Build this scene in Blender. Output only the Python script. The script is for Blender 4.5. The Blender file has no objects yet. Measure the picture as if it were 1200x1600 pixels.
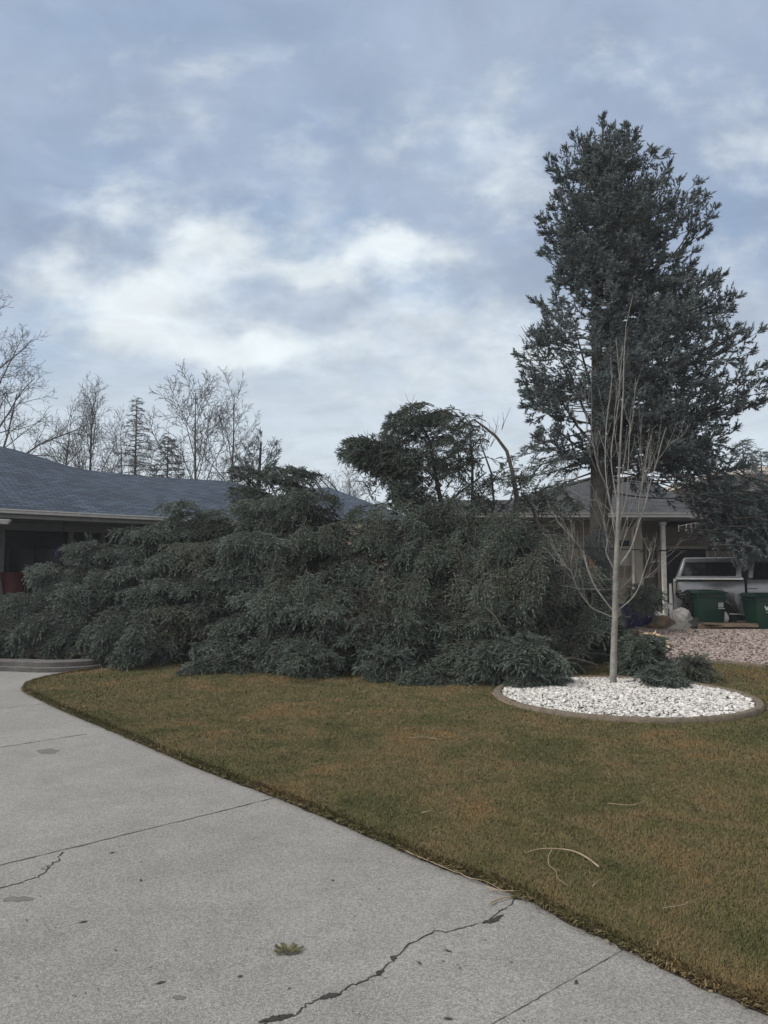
import bpy, bmesh, math, random
import numpy as np
from math import radians as R, pi, sin, cos
from mathutils import Vector, Matrix

SC = bpy.context.scene
COL = SC.collection
rng = np.random.default_rng(7)
random.seed(7)

# ------------------------------------------------------------------ camera
CAMH = 1.6
F = 26.0/36.0*1600
PITCH = math.atan(90/F)
cam_d = bpy.data.cameras.new('camera')
cam = bpy.data.objects.new('camera', cam_d); COL.objects.link(cam)
cam.location = (0, 0, CAMH); cam.rotation_euler = (pi/2+PITCH, 0, 0)
cam_d.sensor_fit = 'VERTICAL'; cam_d.sensor_height = 36; cam_d.sensor_width = 27; cam_d.lens = 26
cam_d.clip_start = 0.05; cam_d.clip_end = 2000
SC.camera = cam

def ray(px, py):
    a = (px-600)/F; b = (800-py)/F
    return np.array([a, cos(PITCH)-b*sin(PITCH), sin(PITCH)+b*cos(PITCH)])
def P(px, py, Y):                       # photo pixel + distance -> world point
    d = ray(px, py); return np.array([0, 0, CAMH])+d*(Y/d[1])
def G(px, py, z=0.0):                   # photo pixel -> point on the level z
    d = ray(px, py); t = (z-CAMH)/d[2]; return np.array([0, 0, CAMH])+d*t

# ------------------------------------------------------------------ world
SUN_EL, SUN_AZ = 46, -108                # azimuth measured from +Y towards +X
W = bpy.data.worlds.new('World'); SC.world = W; W.use_nodes = True
nt = W.node_tree; nt.nodes.clear()
def N(t, **k):
    n = nt.nodes.new(t)
    for a, b in k.items(): setattr(n, a, b)
    return n
def setin(n, i, v):
    if isinstance(v, bpy.types.NodeSocket): nt.links.new(v, n.inputs[i])
    else: n.inputs[i].default_value = v
def M(op, a, b=0.0, c=None, clamp=False):
    n = N('ShaderNodeMath', operation=op, use_clamp=clamp); setin(n, 0, a); setin(n, 1, b)
    if c is not None: setin(n, 2, c)
    return n.outputs[0]
def mixc(f, a, b):
    n = N('ShaderNodeMix', data_type='RGBA'); setin(n, 0, f); setin(n, 6, a); setin(n, 7, b); return n.outputs[2]
def sstep(v, lo, hi):
    n = N('ShaderNodeMapRange', interpolation_type='SMOOTHSTEP'); setin(n, 0, v); setin(n, 1, lo); setin(n, 2, hi); return n.outputs[0]
def noise(vec, sc, det=4, rough=.5, dist=0.):
    n = N('ShaderNodeTexNoise'); setin(n, 'Vector', vec); setin(n, 'Scale', sc); setin(n, 'Detail', det); setin(n, 'Roughness', rough); setin(n, 'Distortion', dist); return n.outputs[0]
sky = N('ShaderNodeTexSky', sky_type='NISHITA', sun_disc=False, sun_elevation=R(SUN_EL), sun_rotation=R(SUN_AZ), air_density=1.2, dust_density=1.5, ozone_density=1.0)
tc = N('ShaderNodeTexCoord'); sep = N('ShaderNodeSeparateXYZ'); nt.links.new(tc.outputs['Generated'], sep.inputs[0])
X, Y_, Z = sep.outputs
yy = M('MAXIMUM', Y_, 0.08)
u = M('DIVIDE', X, yy); v = M('DIVIDE', Z, yy)
zz = M('ADD', M('MAXIMUM', Z, 0.0), 0.16)
cm = N('ShaderNodeCombineXYZ'); setin(cm, 0, M('DIVIDE', X, zz)); setin(cm, 1, M('DIVIDE', Y_, zz))
plane = cm.outputs[0]
cu = N('ShaderNodeCombineXYZ'); setin(cu, 0, u); setin(cu, 1, M('MULTIPLY', v, 1.5))
uv = cu.outputs[0]
wa = M('SUBTRACT', noise(uv, 9.0, 7, .6), .5); wb = M('SUBTRACT', noise(uv, 8.0, 7, .6, .3), .5)
uw = M('ADD', u, M('MULTIPLY', wa, .11)); vw = M('ADD', v, M('MULTIPLY', wb, .085))
def blobs(lst, uw, vw):
    tot = None
    for px, py, rx, ry, amp in lst:
        d = ray(px, py); u0, v0 = d[0]/d[1], d[2]/d[1]
        a = M('MULTIPLY', M('SUBTRACT', uw, float(u0)), F/rx); b = M('MULTIPLY', M('SUBTRACT', vw, float(v0)), F/ry)
        r2 = M('ADD', M('MULTIPLY', a, a), M('MULTIPLY', b, b))
        g = M('MULTIPLY', M('EXPONENT', M('MULTIPLY', r2, -1.0)), amp)
        tot = g if tot is None else M('ADD', tot, g)
    return tot
BRIGHT = [(330,385,85,60,1.0),(215,470,95,50,1.15),(175,520,70,35,.55),(330,545,130,38,.75),(400,550,80,25,.5),(505,425,75,38,.8),
          (615,390,60,38,.85),(700,395,60,30,.5),(800,300,90,65,.6),(775,215,70,45,.35),(1190,250,90,80,.5),(70,430,70,45,.65),
          (700,490,140,38,.5),(500,535,90,30,.35),(730,560,200,50,.45),(490,320,90,50,.35),(330,480,290,120,.16),(640,420,200,110,.12),(250,190,120,60,.30),(150,330,110,50,.4),(640,205,130,50,.32),(760,140,150,50,.28),(960,90,160,60,.32),(1130,160,100,60,.22),(300,110,120,45,.32),(440,240,70,40,.35),(230,300,80,50,.35),(900,560,150,60,.35),(600,620,200,40,.35),(400,90,120,40,.18),(1150,430,80,70,.4),(620,250,60,40,.2)]
BLUE = [(415,335,60,45,.8),(120,478,60,25,.9),(640,455,70,30,.8),(310,430,50,22,.5),(560,345,70,50,.5),(60,560,70,60,.7),(250,575,120,30,.25),(470,390,60,25,.6),
        (560,200,150,70,.5),(870,120,150,60,.3),(150,250,120,60,.4),(1130,340,60,40,.6),(330,30,240,60,.5),(60,60,120,60,.3)]
bright = blobs(BRIGHT, uw, vw); blue = blobs(BLUE, uw, vw)
n1 = noise(plane, 1.1, 7, .58, .3); n2 = noise(uv, 14, 8, .55, .1); n3 = noise(plane, 4.5, 8, .62, .5)
skyc = sky.outputs[0]
# thin cloud sheet over the blue, colours in the sky texture's own units
sheet = mixc(sstep(n1, .32, .66), (2.02, 2.53, 3.46, 1), (2.72, 3.24, 4.12, 1))
hz = sstep(v, .50, .08)
sheet = mixc(M('MULTIPLY', hz, .85), sheet, (4.7, 5.2, 5.5, 1))
base = mixc(M('SUBTRACT', .95, M('MULTIPLY', blue, .45), clamp=True), mixc(.5, skyc, (1.7, 2.9, 4.6, 1)), sheet)
puff = sstep(M('ADD', bright, M('MULTIPLY', M('SUBTRACT', n2, .5), 1.15)), .08, 1.15)
puff = M('MULTIPLY', puff, M('GREATER_THAN', Y_, 0.05))
col = mixc(puff, base, (5.3, 5.75, 6.0, 1))
wisp = M('ADD', .93, M('MULTIPLY', sstep(n3, .3, .72), .16))
wv = N('ShaderNodeVectorMath', operation='SCALE'); nt.links.new(col, wv.inputs[0]); setin(wv, 'Scale', wisp); col = wv.outputs[0]
# sky overhead and behind the viewer brightened and neutralised as unseen fill light
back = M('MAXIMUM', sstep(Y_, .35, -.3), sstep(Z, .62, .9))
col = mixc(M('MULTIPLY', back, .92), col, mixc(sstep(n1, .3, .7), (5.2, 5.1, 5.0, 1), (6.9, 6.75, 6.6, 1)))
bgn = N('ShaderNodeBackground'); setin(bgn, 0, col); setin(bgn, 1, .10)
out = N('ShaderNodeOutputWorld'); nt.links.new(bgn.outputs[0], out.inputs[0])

sd = bpy.data.lights.new('sun', 'SUN'); sun = bpy.data.objects.new('sun', sd); COL.objects.link(sun)
sd.energy = 2.2; sd.angle = R(20); sd.color = (1, .94, .86)
sdir = Vector((sin(R(SUN_AZ))*cos(R(SUN_EL)), cos(R(SUN_AZ))*cos(R(SUN_EL)), sin(R(SUN_EL))))
sun.rotation_euler = sdir.to_track_quat('Z', 'Y').to_euler()
vs = SC.view_settings; vs.view_transform = 'Standard'; vs.look = 'None'; vs.exposure = 0.65; vs.gamma = 1; vs.use_curve_mapping = False
SC.render.resolution_x = 768; SC.render.resolution_y = 1024
SC.render.engine = 'CYCLES'
SC.cycles.max_bounces = 5; SC.cycles.diffuse_bounces = 3; SC.cycles.glossy_bounces = 2; SC.cycles.transmission_bounces = 3

# ------------------------------------------------------------------ materials
def new_mat(name):
    m = bpy.data.materials.new(name); m.use_nodes = True
    t = m.node_tree; b = t.nodes['Principled BSDF']; return m, t, b
def L(t, a, b): t.links.new(a, b)
def pmat(name, c1, c2=None, scale=8, rough=.8, bump=.0, bscale=None, metal=0., spec=.3, coat=0.):
    m, t, b = new_mat(name)
    c2 = c2 or tuple(x*.75 for x in c1)
    tc = t.nodes.new('ShaderNodeTexCoord'); n = t.nodes.new('ShaderNodeTexNoise')
    n.inputs['Scale'].default_value = scale; n.inputs['Detail'].default_value = 6; n.inputs['Roughness'].default_value = .65
    L(t, tc.outputs['Object'], n.inputs['Vector'])
    r = t.nodes.new('ShaderNodeValToRGB'); r.color_ramp.elements[0].position = .33; r.color_ramp.elements[1].position = .67
    r.color_ramp.elements[0].color = (*c2, 1); r.color_ramp.elements[1].color = (*c1, 1)
    L(t, n.outputs[0], r.inputs[0]); L(t, r.outputs[0], b.inputs['Base Color'])
    b.inputs['Roughness'].default_value = rough; b.inputs['Metallic'].default_value = metal
    b.inputs['Specular IOR Level'].default_value = spec; b.inputs['Coat Weight'].default_value = coat
    if bump:
        n2 = t.nodes.new('ShaderNodeTexNoise'); n2.inputs['Scale'].default_value = bscale or scale*4; n2.inputs['Detail'].default_value = 5
        L(t, tc.outputs['Object'], n2.inputs['Vector'])
        bp = t.nodes.new('ShaderNodeBump'); bp.inputs['Strength'].default_value = bump; bp.inputs['Distance'].default_value = .02
        L(t, n2.outputs[0], bp.inputs['Height']); L(t, bp.outputs[0], b.inputs['Normal'])
    return m
def tintmat(name, lo, hi, alt=None, rough=.7, spec=.2, transl=0.0):
    """colour between lo and hi by the point attribute tint.r; towards alt by tint.g"""
    m, t, b = new_mat(name)
    a = t.nodes.new('ShaderNodeAttribute'); a.attribute_name = 'tint'
    s = t.nodes.new('ShaderNodeSeparateColor'); L(t, a.outputs['Color'], s.inputs[0])
    x = t.nodes.new('ShaderNodeMix'); x.data_type = 'RGBA'; L(t, s.outputs[0], x.inputs[0]); x.inputs[6].default_value = (*lo, 1); x.inputs[7].default_value = (*hi, 1)
    o = x.outputs[2]
    if alt:
        y = t.nodes.new('ShaderNodeMix'); y.data_type = 'RGBA'; L(t, s.outputs[1], y.inputs[0]); L(t, o, y.inputs[6]); y.inputs[7].default_value = (*alt, 1); o = y.outputs[2]
    L(t, o, b.inputs['Base Color']); b.inputs['Roughness'].default_value = rough; b.inputs['Specular IOR Level'].default_value = spec
    return m
def brickmat(name, c1, c2, mort, w, h, ms, rough=.85, bump=.4, use_uv=False, noise_amt=.3, bias=0.0):
    m, t, b = new_mat(name)
    tc = t.nodes.new('ShaderNodeTexCoord'); br = t.nodes.new('ShaderNodeTexBrick')
    if use_uv: L(t, tc.outputs['UV'], br.inputs['Vector'])
    else:
        mp = t.nodes.new('ShaderNodeMapping'); mp.inputs['Rotation'].default_value = (R(-90), 0, 0)
        L(t, tc.outputs['Object'], mp.inputs['Vector']); L(t, mp.outputs[0], br.inputs['Vector'])
    br.inputs['Color1'].default_value = (*c1, 1); br.inputs['Color2'].default_value = (*c2, 1); br.inputs['Mortar'].default_value = (*mort, 1)
    br.inputs['Scale'].default_value = 1; br.inputs['Brick Width'].default_value = w; br.inputs['Row Height'].default_value = h
    br.inputs['Mortar Size'].default_value = ms; br.inputs['Mortar Smooth'].default_value = .3; br.inputs['Bias'].default_value = bias
    n = t.nodes.new('ShaderNodeTexNoise'); n.inputs['Scale'].default_value = 1.3; n.inputs['Detail'].default_value = 8; n.inputs['Roughness'].default_value = .75
    L(t, tc.outputs['Object'], n.inputs['Vector'])
    mr = t.nodes.new('ShaderNodeMapRange'); mr.inputs[1].default_value = .3; mr.inputs[2].default_value = .7; mr.inputs[3].default_value = 1-noise_amt; mr.inputs[4].default_value = 1+noise_amt
    L(t, n.outputs[0], mr.inputs[0])
    mx = t.nodes.new('ShaderNodeVectorMath'); mx.operation = 'SCALE'; L(t, br.outputs[0], mx.inputs[0]); L(t, mr.outputs[0], mx.inputs['Scale'])
    L(t, mx.outputs[0], b.inputs['Base Color']); b.inputs['Roughness'].default_value = rough; b.inputs['Specular IOR Level'].default_value = .25
    bp = t.nodes.new('ShaderNodeBump'); bp.invert = True; bp.inputs['Strength'].default_value = bump; bp.inputs['Distance'].default_value = .02
    L(t, br.outputs['Fac'], bp.inputs['Height']); L(t, bp.outputs[0], b.inputs['Normal'])
    return m
def concrete_mat():
    m, t, b = new_mat('concrete')
    tc = t.nodes.new('ShaderNodeTexCoord')
    def nz(s, d=5, r=.6):
        n = t.nodes.new('ShaderNodeTexNoise'); n.inputs['Scale'].default_value = s; n.inputs['Detail'].default_value = d; n.inputs['Roughness'].default_value = r
        L(t, tc.outputs['Object'], n.inputs['Vector']); return n.outputs[0]
    def mr(x, a, bb, c, d):
        n = t.nodes.new('ShaderNodeMapRange'); L(t, x, n.inputs[0])
        for i, q in enumerate((a, bb, c, d)): n.inputs[i+1].default_value = q
        return n.outputs[0]
    def mul(a, c):
        n = t.nodes.new('ShaderNodeMath'); n.operation = 'MULTIPLY'; L(t, a, n.inputs[0]); L(t, c, n.inputs[1]); return n.outputs[0]
    big = mr(nz(.5, 5, .7), .3, .7, .84, 1.12); mid = mr(nz(3.0, 8, .75), .3, .7, .86, 1.10)
    grain = mr(nz(210, 2, .7), .3, .7, .60, 1.40)
    vo = t.nodes.new('ShaderNodeTexVoronoi'); vo.inputs['Scale'].default_value = 150; L(t, tc.outputs['Object'], vo.inputs['Vector'])
    sp = t.nodes.new('ShaderNodeSeparateColor'); L(t, vo.outputs['Color'], sp.inputs[0])
    peb = mr(sp.outputs[0], 0, 1, .66, 1.3)
    pits = mr(vo.outputs['Distance'], .0, .25, .9, 1.0)
    f = mul(mul(mul(big, mid), mul(grain, peb)), pits)
    sc = t.nodes.new('ShaderNodeVectorMath'); sc.operation = 'SCALE'; sc.inputs[0].default_value = (.224, .222, .215); L(t, f, sc.inputs['Scale'])
    L(t, sc.outputs[0], b.inputs['Base Color']); b.inputs['Roughness'].default_value = .9; b.inputs['Specular IOR Level'].default_value = .2
    bp = t.nodes.new('ShaderNodeBump'); bp.inputs['Strength'].default_value = .5; bp.inputs['Distance'].default_value = .004
    L(t, f, bp.inputs['Height']); L(t, bp.outputs[0], b.inputs['Normal'])
    return m
def lawn_mat(name, blades):
    m, t, b = new_mat(name)
    tc = t.nodes.new('ShaderNodeTexCoord')
    def nz(s, d=4, r=.6, dist=0):
        n = t.nodes.new('ShaderNodeTexNoise'); n.inputs['Scale'].default_value = s; n.inputs['Detail'].default_value = d; n.inputs['Roughness'].default_value = r; n.inputs['Distortion'].default_value = dist
        L(t, tc.outputs['Object'], n.inputs['Vector']); return n.outputs[0]
    def ramp(x, *st):
        r = t.nodes.new('ShaderNodeValToRGB'); cr = r.color_ramp
        while len(cr.elements) < len(st): cr.elements.new(.5)
        for e, (p, c) in zip(cr.elements, st): e.position = p; e.color = (*c, 1)
        L(t, x, r.inputs[0]); return r.outputs[0]
    def mix(f, a, c):
        x = t.nodes.new('ShaderNodeMix'); x.data_type = 'RGBA'
        for i, q in ((0, f), (6, a), (7, c)):
            if hasattr(q, 'is_linked'): L(t, q, x.inputs[i])
            else: x.inputs[i].default_value = q if i == 0 else (*q, 1)
        return x.outputs[2]
    patch = ramp(nz(1.15, 8, .72, .8), (.36, (.030, .046, .014)), (.45, (.072, .074, .028)), (.54, (.125, .100, .052)), (.64, (.20, .118, .052)), (.76, (.26, .20, .13)))
    fine = ramp(nz(7, 4, .7), (.35, (0.0602, 0.0645, 0.0258)), (.65, (0.1892, 0.1548, 0.0817)))
    c = mix(.25, patch, fine)
    if blades:
        a = t.nodes.new('ShaderNodeAttribute'); a.attribute_name = 'tint'
        s = t.nodes.new('ShaderNodeSeparateColor'); L(t, a.outputs['Color'], s.inputs[0])
        rnd = ramp(s.outputs[0], (0, (.045, .055, .02)), (.4, (.10, .088, .04)), (.8, (.21, .17, .09)), (1, (.36, .31, .20)))
        c = mix(.28, c, rnd)
        c = mix(s.outputs[1], c, (.20, .165, .10))
    else:
        c = mix(.5, c, (.06, .05, .03))
    L(t, c, b.inputs['Base Color']); b.inputs['Roughness'].default_value = .8; b.inputs['Specular IOR Level'].default_value = .12
    if not blades:
        bp = t.nodes.new('ShaderNodeBump'); bp.inputs['Strength'].default_value = .8; bp.inputs['Distance'].default_value = .02
        L(t, nz(60, 4), bp.inputs['Height']); L(t, bp.outputs[0], b.inputs['Normal'])
    return m
def glassmat(name, c=(.015, .018, .022), rough=.15, spec=.25):
    m, t, b = new_mat(name)
    b.inputs['Base Color'].default_value = (*c, 1); b.inputs['Roughness'].default_value = rough; b.inputs['Specular IOR Level'].default_value = spec
    return m

MAT = dict(
    concrete=concrete_mat(), lawn=lawn_mat('lawn_soil', False), grass=lawn_mat('grass_blades', True),
    soil=pmat('dark_soil', (.06, .045, .03), (.03, .022, .016), 20, .95, .6),
    crack=pmat('crack_dark', (.045, .042, .04), (.025, .024, .022), 30, .95, .3),
    stain=pmat('stain', (.135, .132, .126), (.105, .103, .098), 14, .9),
    joint=pmat('joint_dark', (.10, .095, .09), (.04, .038, .036), 9, .95, .3),
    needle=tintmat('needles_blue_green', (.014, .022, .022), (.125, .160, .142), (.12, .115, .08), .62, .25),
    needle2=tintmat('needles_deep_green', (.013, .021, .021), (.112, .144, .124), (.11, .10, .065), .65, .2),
    needle3=tintmat('needles_veiled', (.080, .100, .108), (.102, .126, .130), (.07, .06, .04), .7, .2),  # lens veil put into the colour: dark tone lifted towards blue-grey
    bark=pmat('spruce_bark', (.095, .088, .082), (.055, .05, .047), 9, .9, .9, 30),
    palebark=pmat('pale_bark', (.27, .265, .25), (.15, .147, .138), 9, .8, .6, 50),
    farbark=pmat('far_bark', (.085, .080, .085), (.055, .052, .055), 6, .9),
    twig=pmat('dry_twig', (.062, .052, .044), (.036, .03, .026), 12, .85),
    freshtwig=pmat('dull_leaf', (.24, .19, .13), (.12, .09, .06), 14, .85),
    sprig=tintmat('sprig_green', (.06, .07, .035), (.14, .15, .085), (.16, .15, .08), .7, .15),
    straw=pmat('straw_twig', (.30, .245, .17), (.20, .155, .105), 14, .75),
    split=pmat('split_wood', (.36, .19, .10), (.20, .10, .055), 16, .8, .5),
    freshwood=pmat('fresh_wood', (.62, .48, .30), (.42, .30, .17), 10, .8, .4),
    whitestone=tintmat('white_stone', (.22, .217, .21), (.64, .63, .62), (.16, .145, .13), .75, .3),
    pinkstone=tintmat('pink_stone', (.13, .103, .097), (.36, .305, .288), (.10, .075, .07), .8, .3),
    edging=pmat('brown_edging', (.155, .128, .10), (.085, .07, .055), 14, .9, .5, 60),
    curb=pmat('grey_curb', (.115, .112, .11), (.07, .068, .067), 6, .9, .5, 50),
    shingle=brickmat('blue_grey_shingle', (.026, .038, .060), (.056, .079, .118), (.009, .013, .021), .30, .135, .012, .85, .9, True, .22),
    shingle2=brickmat('charcoal_shingle', (.035, .038, .044), (.070, .074, .083), (.015, .016, .018), .30, .135, .011, .9, .8, True, .2),
    gutter=pmat('painted_gutter', (.44, .44, .43), (.33, .33, .33), 5, .5, 0, metal=0),
    fascia=pmat('grey_fascia', (.20, .205, .21), (.15, .155, .16), 4, .7),
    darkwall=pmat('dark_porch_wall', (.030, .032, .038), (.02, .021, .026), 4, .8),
    post=pmat('grey_post', (.17, .175, .18), (.12, .125, .13), 8, .7),
    whitepost=pmat('white_post', (.62, .62, .60), (.46, .46, .45), 8, .6),
    stucco=brickmat('beige_block', (.235, .205, .175), (.205, .18, .153), (.16, .135, .11), .40, .20, .006, .9, .35, False, .12),
    siding=brickmat('beige_siding', (.34, .31, .28), (.32, .29, .26), (.17, .155, .14), 8, .18, .012, .8, .5, False, .08),
    trim=pmat('beige_trim', (.42, .38, .33), (.34, .31, .27), 6, .7),
    glass=glassmat('window_glass'), autoglass=glassmat('auto_glass', (.012, .014, .018), .04, .5),
    silver=pmat('silver_paint', (.30, .315, .34), (.26, .275, .30), 3, .34, 0, None, .55, .5, .6),
    chrome=pmat('bright_trim', (.65, .66, .68), (.5, .5, .52), 5, .25, 0, None, .9),
    rubber=pmat('rubber', (.022, .022, .023), (.014, .014, .015), 20, .85, .3),
    blackplastic=pmat('black_plastic', (.02, .02, .022), (.013, .013, .014), 20, .6),
    binGreen=pmat('green_plastic', (.005, .036, .022), (.004, .027, .017), 5, .5, .1, 80),
    binLid=pmat('dark_green_lid', (.006, .034, .022), (.005, .026, .017), 5, .5, .1, 80),
    white=pmat('white_paint', (.75, .75, .74), (.6, .6, .6), 8, .6),
    sheet=pmat('dusty_white_sheet', (.42, .41, .395), (.24, .235, .225), 7, .7, .6, 12),
    navy=pmat('navy_plastic', (.018, .016, .085), (.012, .011, .05), 6, .4),
    card=pmat('cardboard', (.13, .095, .068), (.08, .058, .042), 8, .9, .2),
    wood=pmat('weathered_board', (.24, .20, .155), (.15, .12, .09), 8, .9, .4),
    red=pmat('red_plastic', (.05, .006, .010), (.035, .005, .008), 5, .5),
    violet=pmat('violet_plastic', (.09, .08, .2), (.06, .05, .14), 5, .5),
    lamp=pmat('tail_lamp', (.30, .012, .012), (.2, .01, .01), 10, .2),
    icicle=pmat('string_light_white', (.72, .72, .70), (.55, .55, .53), 12, .5),
    field=pmat('field_ground', (.13, .105, .06), (.08, .07, .04), .4, .95),
)

# ------------------------------------------------------------------ object helpers
def link(o, parent=None):
    COL.objects.link(o)
    if parent is not None: o.parent = parent
    return o
def tag(o, label=None, cat=None, group=None, kind=None):
    if label: o['label'] = label
    if cat: o['category'] = cat
    if group: o['group'] = group
    if kind: o['kind'] = kind
    return o
def empty(name, loc, label, cat, group=None):
    o = bpy.data.objects.new(name, None); o.empty_display_size = .2; o.location = [float(q) for q in loc]; link(o)
    return tag(o, label, cat, group)
def mesh_np(name, V, T, mat, parent=None, tint=None, smooth=False):
    """triangle mesh from numpy arrays; world coordinates, moved into the parent's frame"""
    V = np.asarray(V, dtype=np.float32).reshape(-1, 3); T = np.asarray(T, dtype=np.int32).reshape(-1, 3)
    if parent is not None: V = V-np.array(parent_origin(parent), dtype=np.float32)
    me = bpy.data.meshes.new(name)
    me.vertices.add(len(V)); me.vertices.foreach_set('co', V.ravel())
    me.loops.add(T.size); me.loops.foreach_set('vertex_index', T.ravel())
    me.polygons.add(len(T)); me.polygons.foreach_set('loop_start', np.arange(0, T.size, 3, dtype=np.int32))
    me.update(calc_edges=True)
    me.polygons.foreach_set('use_smooth', np.full(len(T), smooth))
    if tint is not None:
        a = me.attributes.new('tint', 'FLOAT_COLOR', 'POINT'); c = np.ones((len(V), 4), dtype=np.float32); c[:, :tint.shape[1]] = tint
        a.data.foreach_set('color', c.ravel())
    me.materials.append(mat)
    return link(bpy.data.objects.new(name, me), parent)
def parent_origin(p):
    o = Vector((0, 0, 0))
    while p is not None: o += p.location; p = p.parent
    return o
class MB:
    def __init__(s): s.bm = bmesh.new(); s.uv = None
    def poly(s, pts, uvs=None):
        vs_ = [s.bm.verts.new([float(c) for c in p]) for p in pts]; f = s.bm.faces.new(vs_)
        if uvs is not None:
            if s.uv is None: s.uv = s.bm.loops.layers.uv.new('UVMap')
            for l, q in zip(f.loops, uvs): l[s.uv].uv = (float(q[0]), float(q[1]))
        return s
    def box(s, c, d, rot=(0, 0, 0), bev=0.0, seg=2):
        b = bmesh.new(); bmesh.ops.create_cube(b, size=1)
        bmesh.ops.scale(b, vec=[max(float(q), 1e-4) for q in d], verts=b.verts)
        if bev: bmesh.ops.bevel(b, geom=b.edges[:], offset=bev, segments=seg, affect='EDGES', profile=.5)
        from mathutils import Euler
        b.transform(Matrix.Translation([float(q) for q in c]) @ Euler(rot).to_matrix().to_4x4()); s._join(b); return s
    def _join(s, b):
        me = bpy.data.meshes.new('tmp'); b.to_mesh(me); b.free(); s.bm.from_mesh(me); bpy.data.meshes.remove(me)
    def hexa(s, bot, top, bev=0.0):
        """8 corner block: bot 4 pts ccw, top 4 pts"""
        b = bmesh.new(); v1 = [b.verts.new([float(c) for c in p]) for p in bot]; v2 = [b.verts.new([float(c) for c in p]) for p in top]
        b.faces.new(v1[::-1]); b.faces.new(v2)
        for i in range(len(v1)): j = (i+1) % len(v1); b.faces.new((v1[i], v1[j], v2[j], v2[i]))
        bmesh.ops.recalc_face_normals(b, faces=b.faces)
        if bev: bmesh.ops.bevel(b, geom=b.edges[:], offset=bev, segments=2, affect='EDGES', profile=.5)
        s._join(b); return s
    def prism(s, pts, vec, bev=0.0, seg=2):
        v = np.array(vec, float); return s.hexa(pts, [np.array(p, float)+v for p in pts], bev)
    def tube(s, pts, r, n=8, cap=True):
        pts = [Vector([float(c) for c in p]) for p in pts]; rr = r if hasattr(r, '__len__') else [r]*len(pts)
        rings = []; ref = None
        for i, p in enumerate(pts):
            t = (pts[min(i+1, len(pts)-1)]-pts[max(i-1, 0)]).normalized()
            if ref is None: ref = t.orthogonal().normalized()
            ref = (ref-t*ref.dot(t)); ref = ref.normalized() if ref.length > 1e-6 else t.orthogonal().normalized()
            w = t.cross(ref)
            rings.append([s.bm.verts.new(p+(ref*cos(2*pi*k/n)+w*sin(2*pi*k/n))*rr[i]) for k in range(n)])
        for a, b in zip(rings, rings[1:]):
            for k in range(n): s.bm.faces.new((a[k], a[(k+1) % n], b[(k+1) % n], b[k]))
        if cap: s.bm.faces.new(rings[0][::-1]); s.bm.faces.new(rings[-1])
        return s
    def lathe(s, prof, c, axis='Z', n=24, cap=True):
        rings = []
        for rad, h in prof:
            ring = []
            for k in range(n):
                a = 2*pi*k/n; q = (rad*cos(a), rad*sin(a), h)
                if axis == 'Y': q = (q[0], q[2], q[1])
                if axis == 'X': q = (q[2], q[0], q[1])
                ring.append(s.bm.verts.new((q[0]+c[0], q[1]+c[1], q[2]+c[2])))
            rings.append(ring)
        for a, b in zip(rings, rings[1:]):
            for k in range(n): s.bm.faces.new((a[k], a[(k+1) % n], b[(k+1) % n], b[k]))
        if cap: s.bm.faces.new(rings[0][::-1]); s.bm.faces.new(rings[-1])
        return s
    def build(s, name, mat, parent=None, smooth=False, fixn=True):
        if fixn: bmesh.ops.recalc_face_normals(s.bm, faces=s.bm.faces)
        if parent is not None: bmesh.ops.translate(s.bm, vec=-parent_origin(parent), verts=s.bm.verts)
        me = bpy.data.meshes.new(name); s.bm.to_mesh(me); s.bm.free(); me.materials.append(mat)
        if smooth:
            for p in me.polygons: p.use_smooth = True
            me.set_sharp_from_angle(angle=R(40))
        return link(bpy.data.objects.new(name, me), parent)

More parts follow.
